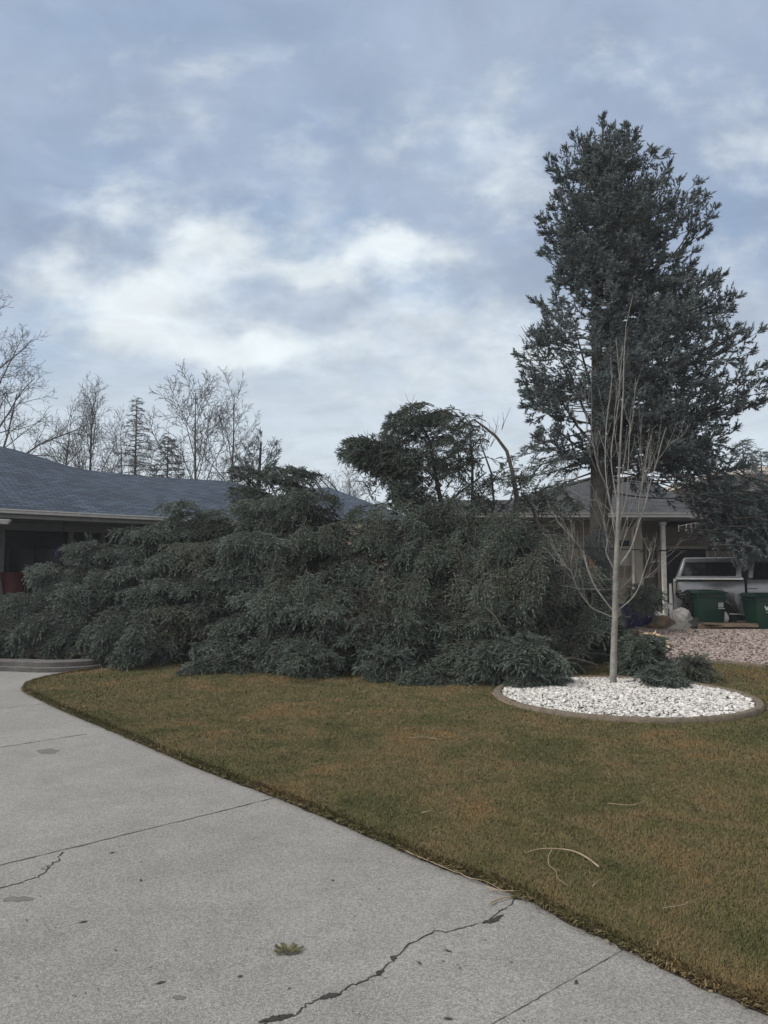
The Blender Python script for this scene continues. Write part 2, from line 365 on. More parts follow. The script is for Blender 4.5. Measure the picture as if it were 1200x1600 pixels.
# ------------------------------------------------------------------ foliage engine
def nrm(v): return v/np.maximum(np.linalg.norm(v, axis=-1, keepdims=True), 1e-9)
class Fol:
    def __init__(s, seed=0): s.P = []; s.D = []; s.L = []; s.R = []; s.C = []; s.A = []; s.B = []; s.ra = []; s.rb = []; s.g = np.random.default_rng(seed)
    def shoots(s, P_, D, Ln, Rd, C): s.P.append(P_); s.D.append(nrm(D)); s.L.append(Ln); s.R.append(Rd); s.C.append(C)
    def segs(s, pts, r0, r1):
        pts = np.asarray(pts); n = len(pts)-1; r = np.linspace(r0, r1, n+1)
        s.A.append(pts[:-1]); s.B.append(pts[1:]); s.ra.append(r[:-1]); s.rb.append(r[1:])
    def bough(s, S, T, arch=.2, frac=.7, spread=.45, dens=1., droop=.35, roll=.4, sl=.085, sr=.019, alt=0., r0=.02, fwd=50, bright=0., step=.05, lift=0.):
        g = s.g; S = np.array(S, float); T = np.array(T, float); Lc = np.linalg.norm(T-S)
        if Lc < .05: return
        C = (S+T)/2+np.array([0, 0, arch*Lc])
        def bz(u): u = u[:, None]; return (1-u)**2*S+2*u*(1-u)*C+u*u*T
        def bt(u): u = u[:, None]; return nrm(2*(1-u)*(C-S)+2*u*(T-C))
        s.segs(bz(np.linspace(0, 1, 8)), r0, .004)
        n = max(4, int(frac*Lc/step*dens)); u = np.linspace(1-frac, 1, n)+g.normal(0, .006, n); u = np.clip(u, 0, 1)
        p = bz(u); t = bt(u)
        up = np.array([0.02, 0.03, 1.0]); side = nrm(np.cross(t, up)); nm = np.cross(side, t)
        sg = np.where(np.arange(n) % 2, 1., -1.)[:, None]; ra = g.normal(0, roll, n)[:, None]
        sd_ = side*sg*np.cos(ra)+nm*np.sin(ra)
        w = (u-(1-frac))/frac
        bl = spread*np.maximum(1-w, .02)**.65*(.45+.55*np.minimum(w/.25, 1))*g.uniform(.65, 1.2, n)+.06
        an = np.radians(fwd+g.normal(0, 8, n))[:, None]
        d = t*np.cos(an)+sd_*np.sin(an)
        z = np.array([0, 0, 1.])
        m = np.maximum(2, np.ceil(bl/(.26*sl)*dens)).astype(int)
        idx = np.repeat(np.arange(n), m); j = np.concatenate([np.arange(k) for k in m]); sfr = (j+1)/m[idx]
        dr = (droop*g.uniform(.6, 1.4, n)-lift)[idx]
        q = p[idx]+d[idx]*(sfr*bl[idx])[:, None]-z*(dr*bl[idx]*sfr**2)[:, None]
        lt = nrm(d[idx]-z*(2*dr*sfr)[:, None])
        s2 = nrm(np.cross(lt, nm[idx])); sg2 = np.where(j % 2, 1., -1.)
        last = (j == m[idx]-1)
        a2 = np.where(last, g.normal(0, .15, len(j)), sg2*np.radians(42)+g.normal(0, .15, len(j)))[:, None]
        D = lt*np.cos(a2)+s2*np.sin(a2)+g.normal(0, .2, (len(j), 3))+nm[idx]*.08
        Ln = sl*g.uniform(.65, 1.3, len(j))*(1-.25*sfr*0)
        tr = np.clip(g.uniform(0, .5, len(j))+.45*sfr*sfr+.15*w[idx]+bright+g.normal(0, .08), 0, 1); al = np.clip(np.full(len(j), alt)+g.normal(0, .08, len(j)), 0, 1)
        s.shoots(q, D, Ln, np.full(len(j), sr), np.stack([tr, al], 1))
        # branchlet twigs
        e1 = p+d*(.5*bl)[:, None]-z*((droop-lift)*bl*.25)[:, None]; e2 = p+d*bl[:, None]-z*((droop-lift)*bl)[:, None]
        s.A += [p, e1]; s.B += [e1, e2]; s.ra += [np.full(n, .0045), np.full(n, .003)]; s.rb += [np.full(n, .003), np.full(n, .0015)]
        k = 8; D = nrm(T-C)+g.normal(0, .35, (k, 3))
        s.shoots(np.repeat(T[None], k, 0)-nrm(T-C)*g.uniform(0, .1, k)[:, None], D, np.full(k, sl*1.2), np.full(k, sr), np.stack([np.full(k, .7), np.full(k, alt)], 1))
    def build(s, name, mat, parent, K=9, twigmat=None, needle_w=.26, twigname='branches'):
        P_ = np.concatenate(s.P); D = np.concatenate(s.D); Ln = np.concatenate(s.L); Rd = np.concatenate(s.R); C = np.concatenate(s.C); n = len(P_)
        a = nrm(np.cross(D, np.array([.31, .77, .55]))); b = np.cross(D, a); r = s.g.uniform(0, 2*pi, n)
        U = a*np.cos(r)[:, None]+b*np.sin(r)[:, None]; Vv = np.cross(D, U)
        V = np.zeros((n, K, 3, 3), dtype=np.float32)
        for i in range(K):
            th = i*2.39996; t0 = (i/K)*.78; t1 = t0+.34; e = U*cos(th)+Vv*sin(th); tg = -U*sin(th)+Vv*cos(th)
            if i == K-1: t1 = 1.1; e = e*.15
            w = (needle_w*Rd)[:, None]
            V[:, i, 0] = P_+D*(t0*Ln)[:, None]+tg*w-e*.15*Rd[:, None]
            V[:, i, 1] = P_+D*(t0*Ln)[:, None]-tg*w-e*.15*Rd[:, None]
            V[:, i, 2] = P_+D*(t1*Ln)[:, None]+e*Rd[:, None]
        T = np.arange(n*K*3, dtype=np.int32).reshape(-1, 3)
        tint = np.repeat(C, K*3, 0)
        o = mesh_np(name, V, T, mat, parent, tint)
        if s.A and twigmat: s.sticks(twigname, twigmat, parent)
        return o
    def sticks(s, name, mat, parent):
        A = np.concatenate(s.A); B = np.concatenate(s.B); ra = np.concatenate(s.ra); rb = np.concatenate(s.rb)
        return stick_mesh(name, A, B, ra, rb, mat, parent)
def stick_mesh(name, A, B, ra, rb, mat, parent, k=3):
    n = len(A); D = nrm(B-A); a = nrm(np.cross(D, np.array([.31, .27, .91]))); b = np.cross(D, a)
    V = np.zeros((n, 2, k, 3), dtype=np.float32)
    for i in range(k):
        e = a*cos(2*pi*i/k)+b*sin(2*pi*i/k); V[:, 0, i] = A+e*ra[:, None]; V[:, 1, i] = B+e*rb[:, None]
    base = (np.arange(n)*2*k)[:, None]; T = []
    for i in range(k):
        j = (i+1) % k; T.append(np.concatenate([base+i, base+j, base+k+j], 1)); T.append(np.concatenate([base+i, base+k+j, base+k+i], 1))
    return mesh_np(name, V, np.concatenate(T), mat, parent, None, True)

# ------------------------------------------------------------------ ground
MB().poly([(-160, -60, -.10), (160, -60, -.10), (160, 200, -.10), (-160, 200, -.10)]).build('ground', MAT['field'])
bpy.data.objects['ground']['kind'] = 'structure'
o = MB().poly([(-24, -8, 0), (9, -8, 0), (9, 13.5, 0), (-24, 13.5, 0)]).build('driveway', MAT['concrete']); tag(o, kind='structure')
EDGE_PX = [(1420,1690),(1300,1630),(1200,1582),(1100,1540),(1000,1492),(900,1444),(800,1394),(660,1342),(560,1298),(435,1246),(300,1195),(200,1152),(100,1110),(60,1091),(42,1082),(40,1077),(52,1068),(90,1058),(150,1049)]
edge = [G(*q) for q in EDGE_PX]
def smooth_path(pts, n=8):
    out_ = []
    for i in range(len(pts)-1):
        p0 = pts[max(i-1, 0)]; p1 = pts[i]; p2 = pts[i+1]; p3 = pts[min(i+2, len(pts)-1)]
        for k in range(n):
            t = k/n; out_.append(.5*((2*p1)+(-p0+p2)*t+(2*p0-5*p1+4*p2-p3)*t*t+(-p0+3*p1-3*p2+p3)*t**3))
    out_.append(pts[-1]); return out_
edge_s = smooth_path(edge, 8)
lawn_outline = [np.array(q, float) for q in ((14, -4, 0),)]
lp = edge_s+[np.array(q, float) for q in ((-3.5, 13.0, 0), (-3.0, 22, 0), (14, 22, 0), (14, -4, 0))]
LZ = .035
jit = [np.array([p[0]+(rng.normal(0, .006) if i < len(edge_s) else 0), p[1]+(rng.normal(0, .006) if i < len(edge_s) else 0), 0]) for i, p in enumerate(lp)]
o = MB().hexa([(p[0], p[1], -.02) for p in jit], [(p[0], p[1], LZ) for p in jit]).build('lawn', MAT['lawn']); tag(o, kind='structure')
lpoly = np.array([(p[0], p[1]) for p in jit])
def inside(pts, poly):
    x, y = pts[:, 0], pts[:, 1]; c = np.zeros(len(pts), bool); j = len(poly)-1
    for i in range(len(poly)):
        xi, yi = poly[i]; xj, yj = poly[j]
        m = ((yi > y) != (yj > y)) & (x < (xj-xi)*(y-yi)/((yj-yi) if yj != yi else 1e-12)+xi); c ^= m; j = i
    return c
BC = np.array([2.93, 9.25]); BR = 1.52            # white stone bed
GRAV = np.array([G(1030, 1042)[:2], G(1080, 1037)[:2], G(1200, 1046)[:2], G(1330, 1058)[:2], (16.0, 15.9), (5.4, 15.9)])
def grass():
    N0 = 3000000
    d = np.exp(rng.uniform(np.log(2.2), np.log(15.5), N0)); a = rng.uniform(-.62, .66, N0)
    x = d*a; y = d
    keep = inside(np.stack([x, y], 1), lpoly) & (((x-BC[0])**2+(y-BC[1])**2) > (BR+.04)**2) & ~inside(np.stack([x, y], 1), GRAV) & ~((x > 5) & (y > 15.5))
    keep &= ~((y > 11.6+.0*x) & (x < 4) & (rng.uniform(0, 1, N0) < .7))
    x, y = x[keep], y[keep]; n = len(x); d = np.hypot(x, y)
    px = lpoly[:len(edge_s)]
    # extra fringe hanging over the concrete
    h = rng.uniform(.010, .027, n)*(1+.03*d); wd = .0009+.00045*d
    az = rng.uniform(0, 2*pi, n); lean = np.abs(rng.normal(1.15, .33, n)).clip(0, 1.54)
    D = np.stack([np.cos(az)*np.sin(lean), np.sin(az)*np.sin(lean), np.cos(lean)], 1)
    Sd = np.stack([-np.sin(az), np.cos(az), np.zeros(n)], 1)
    B = np.stack([x, y, np.full(n, LZ-.004)], 1)
    V = np.stack([B+Sd*wd[:, None], B-Sd*wd[:, None], B+D*h[:, None]], 1)
    tint = np.stack([rng.beta(1.6, 1.7, n), np.zeros(n)], 1)
    # fringe
    E = np.array([q[:2] for q in edge_s]); seg = np.diff(E, axis=0); sl_ = np.linalg.norm(seg, axis=1); cum = np.r_[0, np.cumsum(sl_)]
    m = 60000; t = rng.uniform(0, cum[-1], m); i = np.searchsorted(cum, t)-1; i = i.clip(0, len(seg)-1); f = (t-cum[i])/sl_[i]
    q = E[i]+seg[i]*f[:, None]; T_ = seg[i]/sl_[i][:, None]; nn = np.stack([-T_[:, 1], T_[:, 0]], 1)  # towards the concrete on one side
    c = np.sign((nn*(np.array([-3., 3.])-q)).sum(1))[:, None]; nn = nn*c
    q = q+nn*rng.normal(-.02, .02, (m, 1)); dd = np.hypot(q[:, 0], q[:, 1]); az = np.arctan2(nn[:, 1], nn[:, 0])+rng.normal(0, .9, m); ln = rng.uniform(.5, 1.9, m)
    D = np.stack([np.cos(az)*np.sin(ln), np.sin(az)*np.sin(ln), np.cos(ln)], 1); Sd = np.stack([-np.sin(az), np.cos(az), np.zeros(m)], 1)
    B = np.stack([q[:, 0], q[:, 1], rng.uniform(.012, LZ, m)], 1); hh = rng.uniform(.012, .036, m)*(1+.03*dd); ww = .0015+.0007*dd
    V2 = np.stack([B+Sd*ww[:, None], B-Sd*ww[:, None], B+D*hh[:, None]], 1)
    V2[:, :, 2] = np.maximum(V2[:, :, 2], .003)
    tint2 = np.stack([rng.beta(1.2, 1.5, m), np.where(rng.uniform(0, 1, m) < .25, .6, 0)], 1)
    V = np.concatenate([V, V2]).reshape(-1, 3); tint = np.repeat(np.concatenate([tint, tint2]), 3, 0)
    o = mesh_np('grass', V, np.arange(len(V)).reshape(-1, 3), MAT['grass'], None, tint)
    tag(o, 'short brown and olive winter grass covering the front lawn', 'grass', kind='stuff')
grass()
# dark soil line where the lawn meets the concrete
def ribbon(pts, widths, z, name, mat, kind='structure', wob=0.0):
    b = MB(); pts = [np.array(p[:2], float) for p in pts]; n = len(pts)
    Lp, Rp = [], []
    for i, p in enumerate(pts):
        t = pts[min(i+1, n-1)]-pts[max(i-1, 0)]; t /= np.linalg.norm(t)+1e-9; q = np.array([-t[1], t[0]])
        w = widths[i] if hasattr(widths, '__len__') else widths
        Lp.append(p+q*(w*(1+rng.normal(0, wob)))); Rp.append(p-q*(w*(1+rng.normal(0, wob))))
    for i in range(n-1): b.poly([(*Lp[i], z), (*Rp[i], z), (*Rp[i+1], z), (*Lp[i+1], z)])
    o = b.build(name, mat); 
    for p in o.data.polygons:
        pass
    return tag(o, kind=kind)
ribbon(edge_s, .022, .004, 'soil_edge', MAT['soil'], wob=.35)
def dense(px, n=14, jitter=.012):
    pts = [G(*q) for q in px]; out_ = []
    for a, b in zip(pts, pts[1:]):
        for k in range(n): out_.append(a+(b-a)*k/n+np.array([rng.normal(0, jitter), rng.normal(0, jitter), 0]))
    return out_+[pts[-1]]
def crack(px, w, name, z=.0022, jitter=.01, n=12, wob=.6, mat='crack'):
    p = dense(px, n, jitter); return ribbon(p, [w*.62*(.25+abs(rng.normal(.5, .3))) for _ in p], z, name, MAT[mat], wob=wob*.3)
crack([(-900,1573),(-400,1450),(-60,1367),(0,1352),(100,1328),(225,1297),(340,1269),(436,1245)], .010, 'driveway_joint', jitter=.002, mat='joint')
crack([(500,1758),(740,1615),(770,1600),(860,1549),(985,1478)], .0035, 'driveway_joint', jitter=.001, mat='joint')
crack([(-900,1307),(-40,1174),(0,1168),(70,1157),(136,1147)], .012, 'driveway_joint', jitter=.002, mat='joint')
crack([(-900,1222),(-40,1112),(30,1104),(70,1100)], .010, 'driveway_joint', jitter=.002, mat='joint')
crack([(240,1690),(330,1640),(395,1605),(430,1594),(460,1586),(480,1570),(500,1562),(530,1553),(555,1538),(590,1522),(612,1500),(640,1476),(680,1456),(700,1456),(730,1448),(760,1441),(790,1420),(806,1404)], .0062, 'driveway_crack', jitter=.006, n=5)
crack([(96,1331),(90,1345),(78,1352),(72,1362),(55,1372),(30,1380),(0,1388),(-30,1392)], .008, 'driveway_crack', jitter=.006, n=5)
def patch(px, py, rx, ry, mat, name, z=.0016, seed=0):
    g = np.random.default_rng(seed); c = G(px, py); ex = abs(G(px+rx, py)[0]-c[0]); ey = abs(G(px, py+ry)[1]-c[1]); n = 26
    ph = g.uniform(0, 6, 3)
    pts = []
    for k in range(n):
        a = 2*pi*k/n; r = 1+.2*sin(2*a+ph[0])+.12*sin(5*a+ph[1])+.08*sin(7*a+ph[2]); pts.append((c[0]+ex*r*cos(a), c[1]+ey*r*sin(a), z))
    o = MB().poly(pts).build(name, MAT[mat]); return tag(o, kind='structure')
patch(75, 1174, 17, 4, 'stain', 'driveway_stain', seed=1); patch(28, 1405, 20, 5, 'stain', 'driveway_stain', seed=2)
for pts_ in ([(405,1598),(425,1593),(440,1590),(458,1586)], [(498,1562),(512,1557),(530,1554)], [(752,1443),(764,1440),(776,1437),(786,1430)], [(588,1524),(598,1516)], [(612,1501),(618,1495)]):
    q_ = dense(pts_, 6, .002); n_ = len(q_); ribbon(q_, [.014*sin(pi*(k+.3)/(n_))*rng.uniform(.7, 1.2)+.002 for k in range(n_)], .0034, 'driveway_crack', MAT['crack'], wob=.15)
patch(280, 1559, 9, 4, 'stain', 'driveway_stain', seed=8); 

# loose specks of bark and seed on the concrete: countless
def debris():
    V = []; g = np.random.default_rng(11); n = 200; T = []
    spots = [(175,1300+32),(520,1375),(250,1535),(375,1525),(700,1591),(900,1534),(925,1522),(842,1470),(897,1480),(655,1504),(130,1440),(220,1375),(700,1485)]
    c = 0
    for i in range(n):
        if i < len(spots): px, py = spots[i]; s_ = .013
        else: px, py = g.uniform(0, 1000), g.uniform(1150, 1600); s_ = g.uniform(.0025, .0065)
        if py < 1085+.46*px+30: continue
        p = G(px, py, .004); a = g.uniform(0, pi); ax = np.array([cos(a), sin(a), 0])*s_*g.uniform(1, 2); bx = np.array([-sin(a), cos(a), 0])*s_*.55
        top = p+np.array([0, 0, s_*.35])
        V += [p-ax, p+bx, p+ax, p-bx, top]; T += [(c, c+1, c+4), (c+1, c+2, c+4), (c+2, c+3, c+4), (c+3, c, c+4)]; c += 5
    o = mesh_np('debris', np.array(V), np.array(T), MAT['twig']); tag(o, 'dark specks of bark and seed scattered over the concrete', 'debris', kind='stuff')
debris()

# fallen leaves along the lawn edge
def litter():
    g = np.random.default_rng(5); V = []; T = []; c = 0
    E = [e for e in edge_s if 2.2 < e[1] < 11]
    for i in range(120):
        e = E[int(len(E)*g.uniform(0, 1)**1.3) % len(E)]; p = e+np.array([g.normal(.0, .035), g.normal(-.005, .035), 0]); p[2] = g.uniform(.008, .03)
        s_ = g.uniform(.005, .014); a = g.uniform(0, 2*pi); ti = g.normal(0, .4, 2)
        k = 6; ring = []
        for q in range(k):
            an = a+2*pi*q/k; r = s_*(1 if q % 3 == 0 else .55); ring.append(p+np.array([r*cos(an), r*sin(an), r*(ti[0]*cos(an)+ti[1]*sin(an))*.6]))
        V += [p+np.array([0, 0, s_*.15])]+ring
        T += [(c, c+1+q, c+1+(q+1) % k) for q in range(k)]; c += k+1
    o = mesh_np('leaf_litter', np.array(V), np.array(T), MAT['freshtwig']); tag(o, 'small dry leaves and straw caught along the lawn edge', 'leaf litter', kind='stuff')
litter()

# ------------------------------------------------------------------ stones
def stones(name, pts, size, mat, label, z0, seed, squash=.6, darkp=.05, zf=None):
    g = np.random.default_rng(seed); n = len(pts)
    t = (1+5**.5)/2
    ico = np.array([(-1,t,0),(1,t,0),(-1,-t,0),(1,-t,0),(0,-1,t),(0,1,t),(0,-1,-t),(0,1,-t),(t,0,-1),(t,0,1),(-t,0,-1),(-t,0,1)], float); ico /= np.linalg.norm(ico[0])
    fc = np.array([(0,11,5),(0,5,1),(0,1,7),(0,7,10),(0,10,11),(1,5,9),(5,11,4),(11,10,2),(10,7,6),(7,1,8),(3,9,4),(3,4,2),(3,2,6),(3,6,8),(3,8,9),(4,9,5),(2,4,11),(6,2,10),(8,6,7),(9,8,1)])
    sc_ = g.uniform(.55, 1.25, (n, 1, 3))*size*g.uniform(.6, 1.3, (n, 1, 1)); sc_[:, :, 2] *= squash
    V = ico[None]*(1+g.normal(0, .16, (n, 12, 1)))*sc_
    a = g.uniform(0, 2*pi, n); b = g.normal(0, .4, n)
    c, s_ = np.cos(b)[:, None], np.sin(b)[:, None]; x = V[..., 0]*c-V[..., 2]*s_; z = V[..., 0]*s_+V[..., 2]*c
    c, s_ = np.cos(a)[:, None], np.sin(a)[:, None]; X2 = x*c-V[..., 1]*s_; Y2 = x*s_+V[..., 1]*c
    zz_ = z0+g.uniform(0, size*.7, n) if zf is None else zf(pts)+g.uniform(0, size*.7, n)
    V = np.stack([X2+pts[:, :1], Y2+pts[:, 1:2], z+zz_[:, None]], -1).reshape(-1, 3)
    T = (fc[None]+(np.arange(n)*12)[:, None, None]).reshape(-1, 3)
    tint = np.stack([g.beta(2, 1.3, n), np.where(g.uniform(0, 1, n) < darkp, g.uniform(.4, 1, n), 0)], 1)
    o = mesh_np(name, V, T, mat, None, np.repeat(tint, 12, 0)); return tag(o, label, 'gravel', kind='stuff')
r = BR*np.sqrt(rng.uniform(0, .84, 9500)); a = rng.uniform(0, 2*pi, 9500)
r = (BR-.06)*np.sqrt(rng.uniform(0, 1, 9500))
stones('white_gravel', np.stack([BC[0]+r*np.cos(a), BC[1]+r*np.sin(a)], 1), .020, MAT['whitestone'], 'bright white crushed stones filling the round bed', .045, 21, .6, .06, zf=lambda p: .05+.035*np.clip(1-((p[:, 0]-BC[0])**2+(p[:, 1]-BC[1])**2)/BR**2, 0, 1))
o = MB().lathe([(BR-.06, .0), (BR-.06, .055), (.6, .075), (.01, .08)], (BC[0], BC[1], 0), n=48, cap=False).build('bed_soil', MAT['soil']); tag(o, kind='structure')
# brown edging ring: many cast lengths with joints
def ring():
    b = MB(); n = 9
    for k in range(n):
        a0 = 2*pi*k/n+.0015; a1 = 2*pi*(k+1)/n-.0015; m = 12
        prof = [(BR-.05, -.01), (BR-.05, .055), (BR-.035, .068), (BR+.03, .068), (BR+.05, .045), (BR+.055, -.01)]
        rings = []
        for i in range(m):
            an = a0+(a1-a0)*i/(m-1); rings.append([b.bm.verts.new((BC[0]+q*cos(an), BC[1]+q*sin(an), LZ*.4+h+.004*sin(k*2.1))) for q, h in prof])
        for r1, r2 in zip(rings, rings[1:]):
            for i in range(len(prof)-1): b.bm.faces.new((r1[i], r1[i+1], r2[i+1], r2[i]))
        b.bm.faces.new(rings[0]); b.bm.faces.new(rings[-1][::-1])
    o = b.build('garden_edging', MAT['edging'], smooth=True); tag(o, 'low brown concrete edging ring around the white stone bed', 'garden edging')
ring()
# pink gravel bed
def gz(p): return .03+np.clip((p[:, 1]-12.2)/3.6, 0, 1)*.27
c_ = [(p[0], p[1], float(gz(np.array([p]))[0])-.0) for p in GRAV]
o = MB().poly(c_).build('gravel_bed', MAT['soil']); tag(o, kind='structure')
gp = np.stack([rng.uniform(4.4, 16, 34000), rng.uniform(11.3, 15.9, 34000)], 1); gp = gp[inside(gp, GRAV)]; gp = gp[gp[:, 0] < gp[:, 1]*.56]
stones('pink_gravel', gp, .027, MAT['pinkstone'], 'pinkish landscape gravel sloping up towards the bins', .05, 22, .6, .16, zf=lambda p: gz(p)+.004)
def edging_line(pts, w, h, name, mat, label, z=0.0):
    b = MB(); pts = [np.array(p, float) for p in pts]
    for a, c in zip(pts, pts[1:]):
        t = (c-a); ln = np.linalg.norm(t[:2]); ang = math.atan2(t[1], t[0]); m = (a+c)/2
        b.box((m[0], m[1], m[2]+h/2), (ln*.985, w, h), (0, 0, ang), .015)
    o = b.build(name, mat, smooth=True); return tag(o, label, 'edging')
q = [G(1015, 1035), G(1048, 1033), G(1080, 1037), G(1140, 1041), G(1200, 1047), G(1330, 1060)]
edging_line([(p[0], p[1], 0.0) for p in q], .10, .085, 'gravel_edging', MAT['edging'], 'low brown edging along the front of the pink gravel')
edging_line([(5.2, 16.0, .06), (7.2, 15.95, .06), (9.6, 15.85, .06), (12, 15.7, .06), (15, 15.6, .06)], .16, .27, 'gravel_curb', MAT['wood'], 'weathered tan kerb between the pink gravel and the bins')
o = MB().poly([(4.9, 16.05, .045), (22, 16.05, .045), (22, 26, .045), (4.9, 26, .045)]).build('neighbour_driveway', MAT['concrete']); tag(o, kind='structure')
# curb of the left planting bed
cp = [G(-260, 1050), G(-120, 1050), G(0, 1049), G(60, 1051), G(110, 1050), G(150, 1047), G(185, 1042), G(230, 1037), G(300, 1034)]
b = MB(); cps = smooth_path(cp, 5)
nn_ = []
for i in range(len(cps)):
    t = cps[min(i+1, len(cps)-1)]-cps[max(i-1, 0)]; nn_.append(np.array([-t[1], t[0], 0])/np.linalg.norm(t[:2]))
prof = [(0, -.01), (0, .066), (.012, .074), (.07, .075), (.07, .145), (.085, .155), (.36, .157), (.36, -.01)]
rings_ = [[b.bm.verts.new(tuple(c+nv*w_+np.array([0, 0, h+.003*sin(3*k_+h*40)]))) for w_, h in prof] for k_, (c, nv) in enumerate(zip(cps, nn_))]
for r1_, r2_ in zip(rings_, rings_[1:]):
    for i in range(len(prof)-1): b.bm.faces.new((r1_[i], r1_[i+1], r2_[i+1], r2_[i]))
b.bm.faces.new(rings_[0]); b.bm.faces.new(rings_[-1][::-1])
o = b.build('curb', MAT['curb'], smooth=True); tag(o, 'low grey two-course kerb curving in front of the left end of the fallen tree', 'kerb')
bed = [(-14, 12.2, .13)]+[(p[0], p[1]+.4, .13) for p in cps]+[(-2.8, 15.5, .13), (-14, 15.5, .13)]
o = MB().poly(bed).build('planting_bed', MAT['soil']); tag(o, kind='structure')
# ------------------------------------------------------------------ left house
EV0 = np.array([-8.4, 16.24]); ED = np.array([.731, .682]); EN = np.array([-.682, .731])      # eave line, direction, inward
def on_line(px, off, z=None, py=None):
    """point of the line (eave shifted inward by off) seen in pixel column px; height from z or py"""
    k = (px-600)/F/ (cos(PITCH)-((800-(py or 800))/F)*sin(PITCH)); o = EV0+EN*off
    s = (k*o[1]-o[0])/(ED[0]-k*ED[1]); q = o+ED*s
    return np.array([q[0], q[1], z if z is not None else P(px, py, q[1])[2]]), s
def lh(s, off, z): q = EV0+ED*s+EN*off; return np.array([q[0], q[1], z])
HL = empty('brick_house', lh(2, 4, 0), 'low ranch house with blue-grey shingle roof and dark open porch at the left', 'house', None)
HL.name = 'ranch_house'
EZ = 2.91
RIDGE_PX = [(-160,690),(-60,688),(0,697),(25,703),(50,710),(75,718),(100,726),(125,732),(150,736),(190,740),(240,745),(290,748),(330,750),(362,752)]
b = MB()
rp = []
for px, py in RIDGE_PX: q, s = on_line(px, 5.0, py=py); rp.append((s, q))
s_end = 5.6
def rquad(b, a0, a1, r1, r0, u0, u1):
    n = 6
    for k in range(n):
        t0, t1 = k/n, (k+1)/n; L0 = np.linalg.norm(r0-a0); L1 = np.linalg.norm(r1-a1)
        p = [a0+(r0-a0)*t0, a1+(r1-a1)*t0, a1+(r1-a1)*t1, a0+(r0-a0)*t1]
        if abs(r0[2]-a0[2]) > .5:
            b.poly(p, [(uu, (q_[2]-a0[2])*3.0) for uu, q_ in zip((u0, u1, u1, u0), p)]); continue
        b.poly(p, [(u0, L0*t0), (u1, L1*t0), (u1, L1*t1), (u0, L0*t1)])
for (s0, q0), (s1, q1) in zip(rp, rp[1:]):
    rquad(b, lh(s0-(1.0 if False else 0), 0, EZ+.03), lh(s1, 0, EZ+.03), q1, q0, s0, s1)
    bk0 = q0+np.array([*(EN*5.5), -(q0[2]-EZ-.03)]); bk1 = q1+np.array([*(EN*5.5), -(q1[2]-EZ-.03)])
    rquad(b, bk1, bk0, q0, q1, s1, s0)
sl_, ql = rp[-1]
# hip end towards the right
he = lh(sl_+2.2, 0, EZ+.03); he2 = lh(sl_+2.2, 9.5, EZ+.03)
rquad(b, lh(sl_, 0, EZ+.03), he, ql+np.array([.002, 0, 0]), ql, sl_, sl_+2.2)
rquad(b, he, he2, ql+np.array([.003, 0, 0]), ql, 0, 9)
b.build('roof', MAT['shingle'], HL, fixn=False)
b = MB(); sa, sb = -7.0, sl_+2.2
def lhbox(b, s0, s1, o0, o1, z0, z1, bev=0): b.hexa([lh(s0, o0, z0), lh(s1, o0, z0), lh(s1, o1, z0), lh(s0, o1, z0)], [lh(s0, o0, z1), lh(s1, o0, z1), lh(s1, o1, z1), lh(s0, o1, z1)], bev)
lhbox(b, sa, sb, -.12, -.005, EZ-.075, EZ+.01, .012); lhbox(b, sa, sb, -.135, -.095, EZ-.012, EZ+.022, .006)
b.build('gutter', MAT['gutter'], HL)
b = MB(); lhbox(b, sa, sb, 0, .04, EZ-.17, EZ-.002, 0); b.build('fascia', MAT['fascia'], HL)
b = MB(); lhbox(b, sa, sb, .042, 3.4, EZ-.13, EZ-.09); lhbox(b, sa, sb, 2.2, 2.36, EZ-.32, EZ-.132); b.build('soffit', MAT['fascia'], HL)
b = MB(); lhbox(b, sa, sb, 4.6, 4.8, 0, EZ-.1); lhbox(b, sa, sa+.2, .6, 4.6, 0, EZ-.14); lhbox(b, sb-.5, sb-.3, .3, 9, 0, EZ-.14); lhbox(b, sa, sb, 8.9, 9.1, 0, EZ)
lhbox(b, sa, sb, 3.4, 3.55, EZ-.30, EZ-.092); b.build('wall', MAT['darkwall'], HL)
b = MB(); lhbox(b, sa, sb-.5, .1, 4.6, 0, .12); b.build('porch_floor', MAT['curb'], HL)
for px in (5, 112, 162, -80):
    q, s = on_line(px, 2.28, z=0); b = MB(); lhbox(b, s-.05, s+.05, 2.22, 2.34, .12, EZ-.322, .006); b.build('post', MAT['post'], HL)
for s0, s1 in ((-3.2, -1.2), (-.8, 1.0), (1.4, 3.0), (3.4, 5.0)):
    b = MB()
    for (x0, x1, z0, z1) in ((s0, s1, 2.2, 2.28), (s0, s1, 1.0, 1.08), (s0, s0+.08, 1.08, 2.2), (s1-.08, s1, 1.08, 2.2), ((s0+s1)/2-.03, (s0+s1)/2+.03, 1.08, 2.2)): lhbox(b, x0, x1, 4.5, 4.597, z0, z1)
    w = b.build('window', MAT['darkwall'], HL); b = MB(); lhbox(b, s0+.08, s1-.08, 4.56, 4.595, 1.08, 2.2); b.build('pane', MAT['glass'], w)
# short lower gutter end at the frame's left edge
q = P(-30, 815, 13.2); b = MB(); a0 = P(-160, 806, 12.6); a1 = P(12, 815.5, 13.6)
b.hexa([a0+[0, 0, -.045], a1+[0, 0, -.045], a1+[-.05, .14, -.045], a0+[-.05, .14, -.045]], [a0+[0, 0, .045], a1+[.04, 0, .045], a1+[0, .16, .045], a0+[-.05, .16, .045]], .01)
b.build('porch_gutter', MAT['gutter'], HL)
def A_(xy, ref): return np.array([xy[0], xy[1], ref[2]])
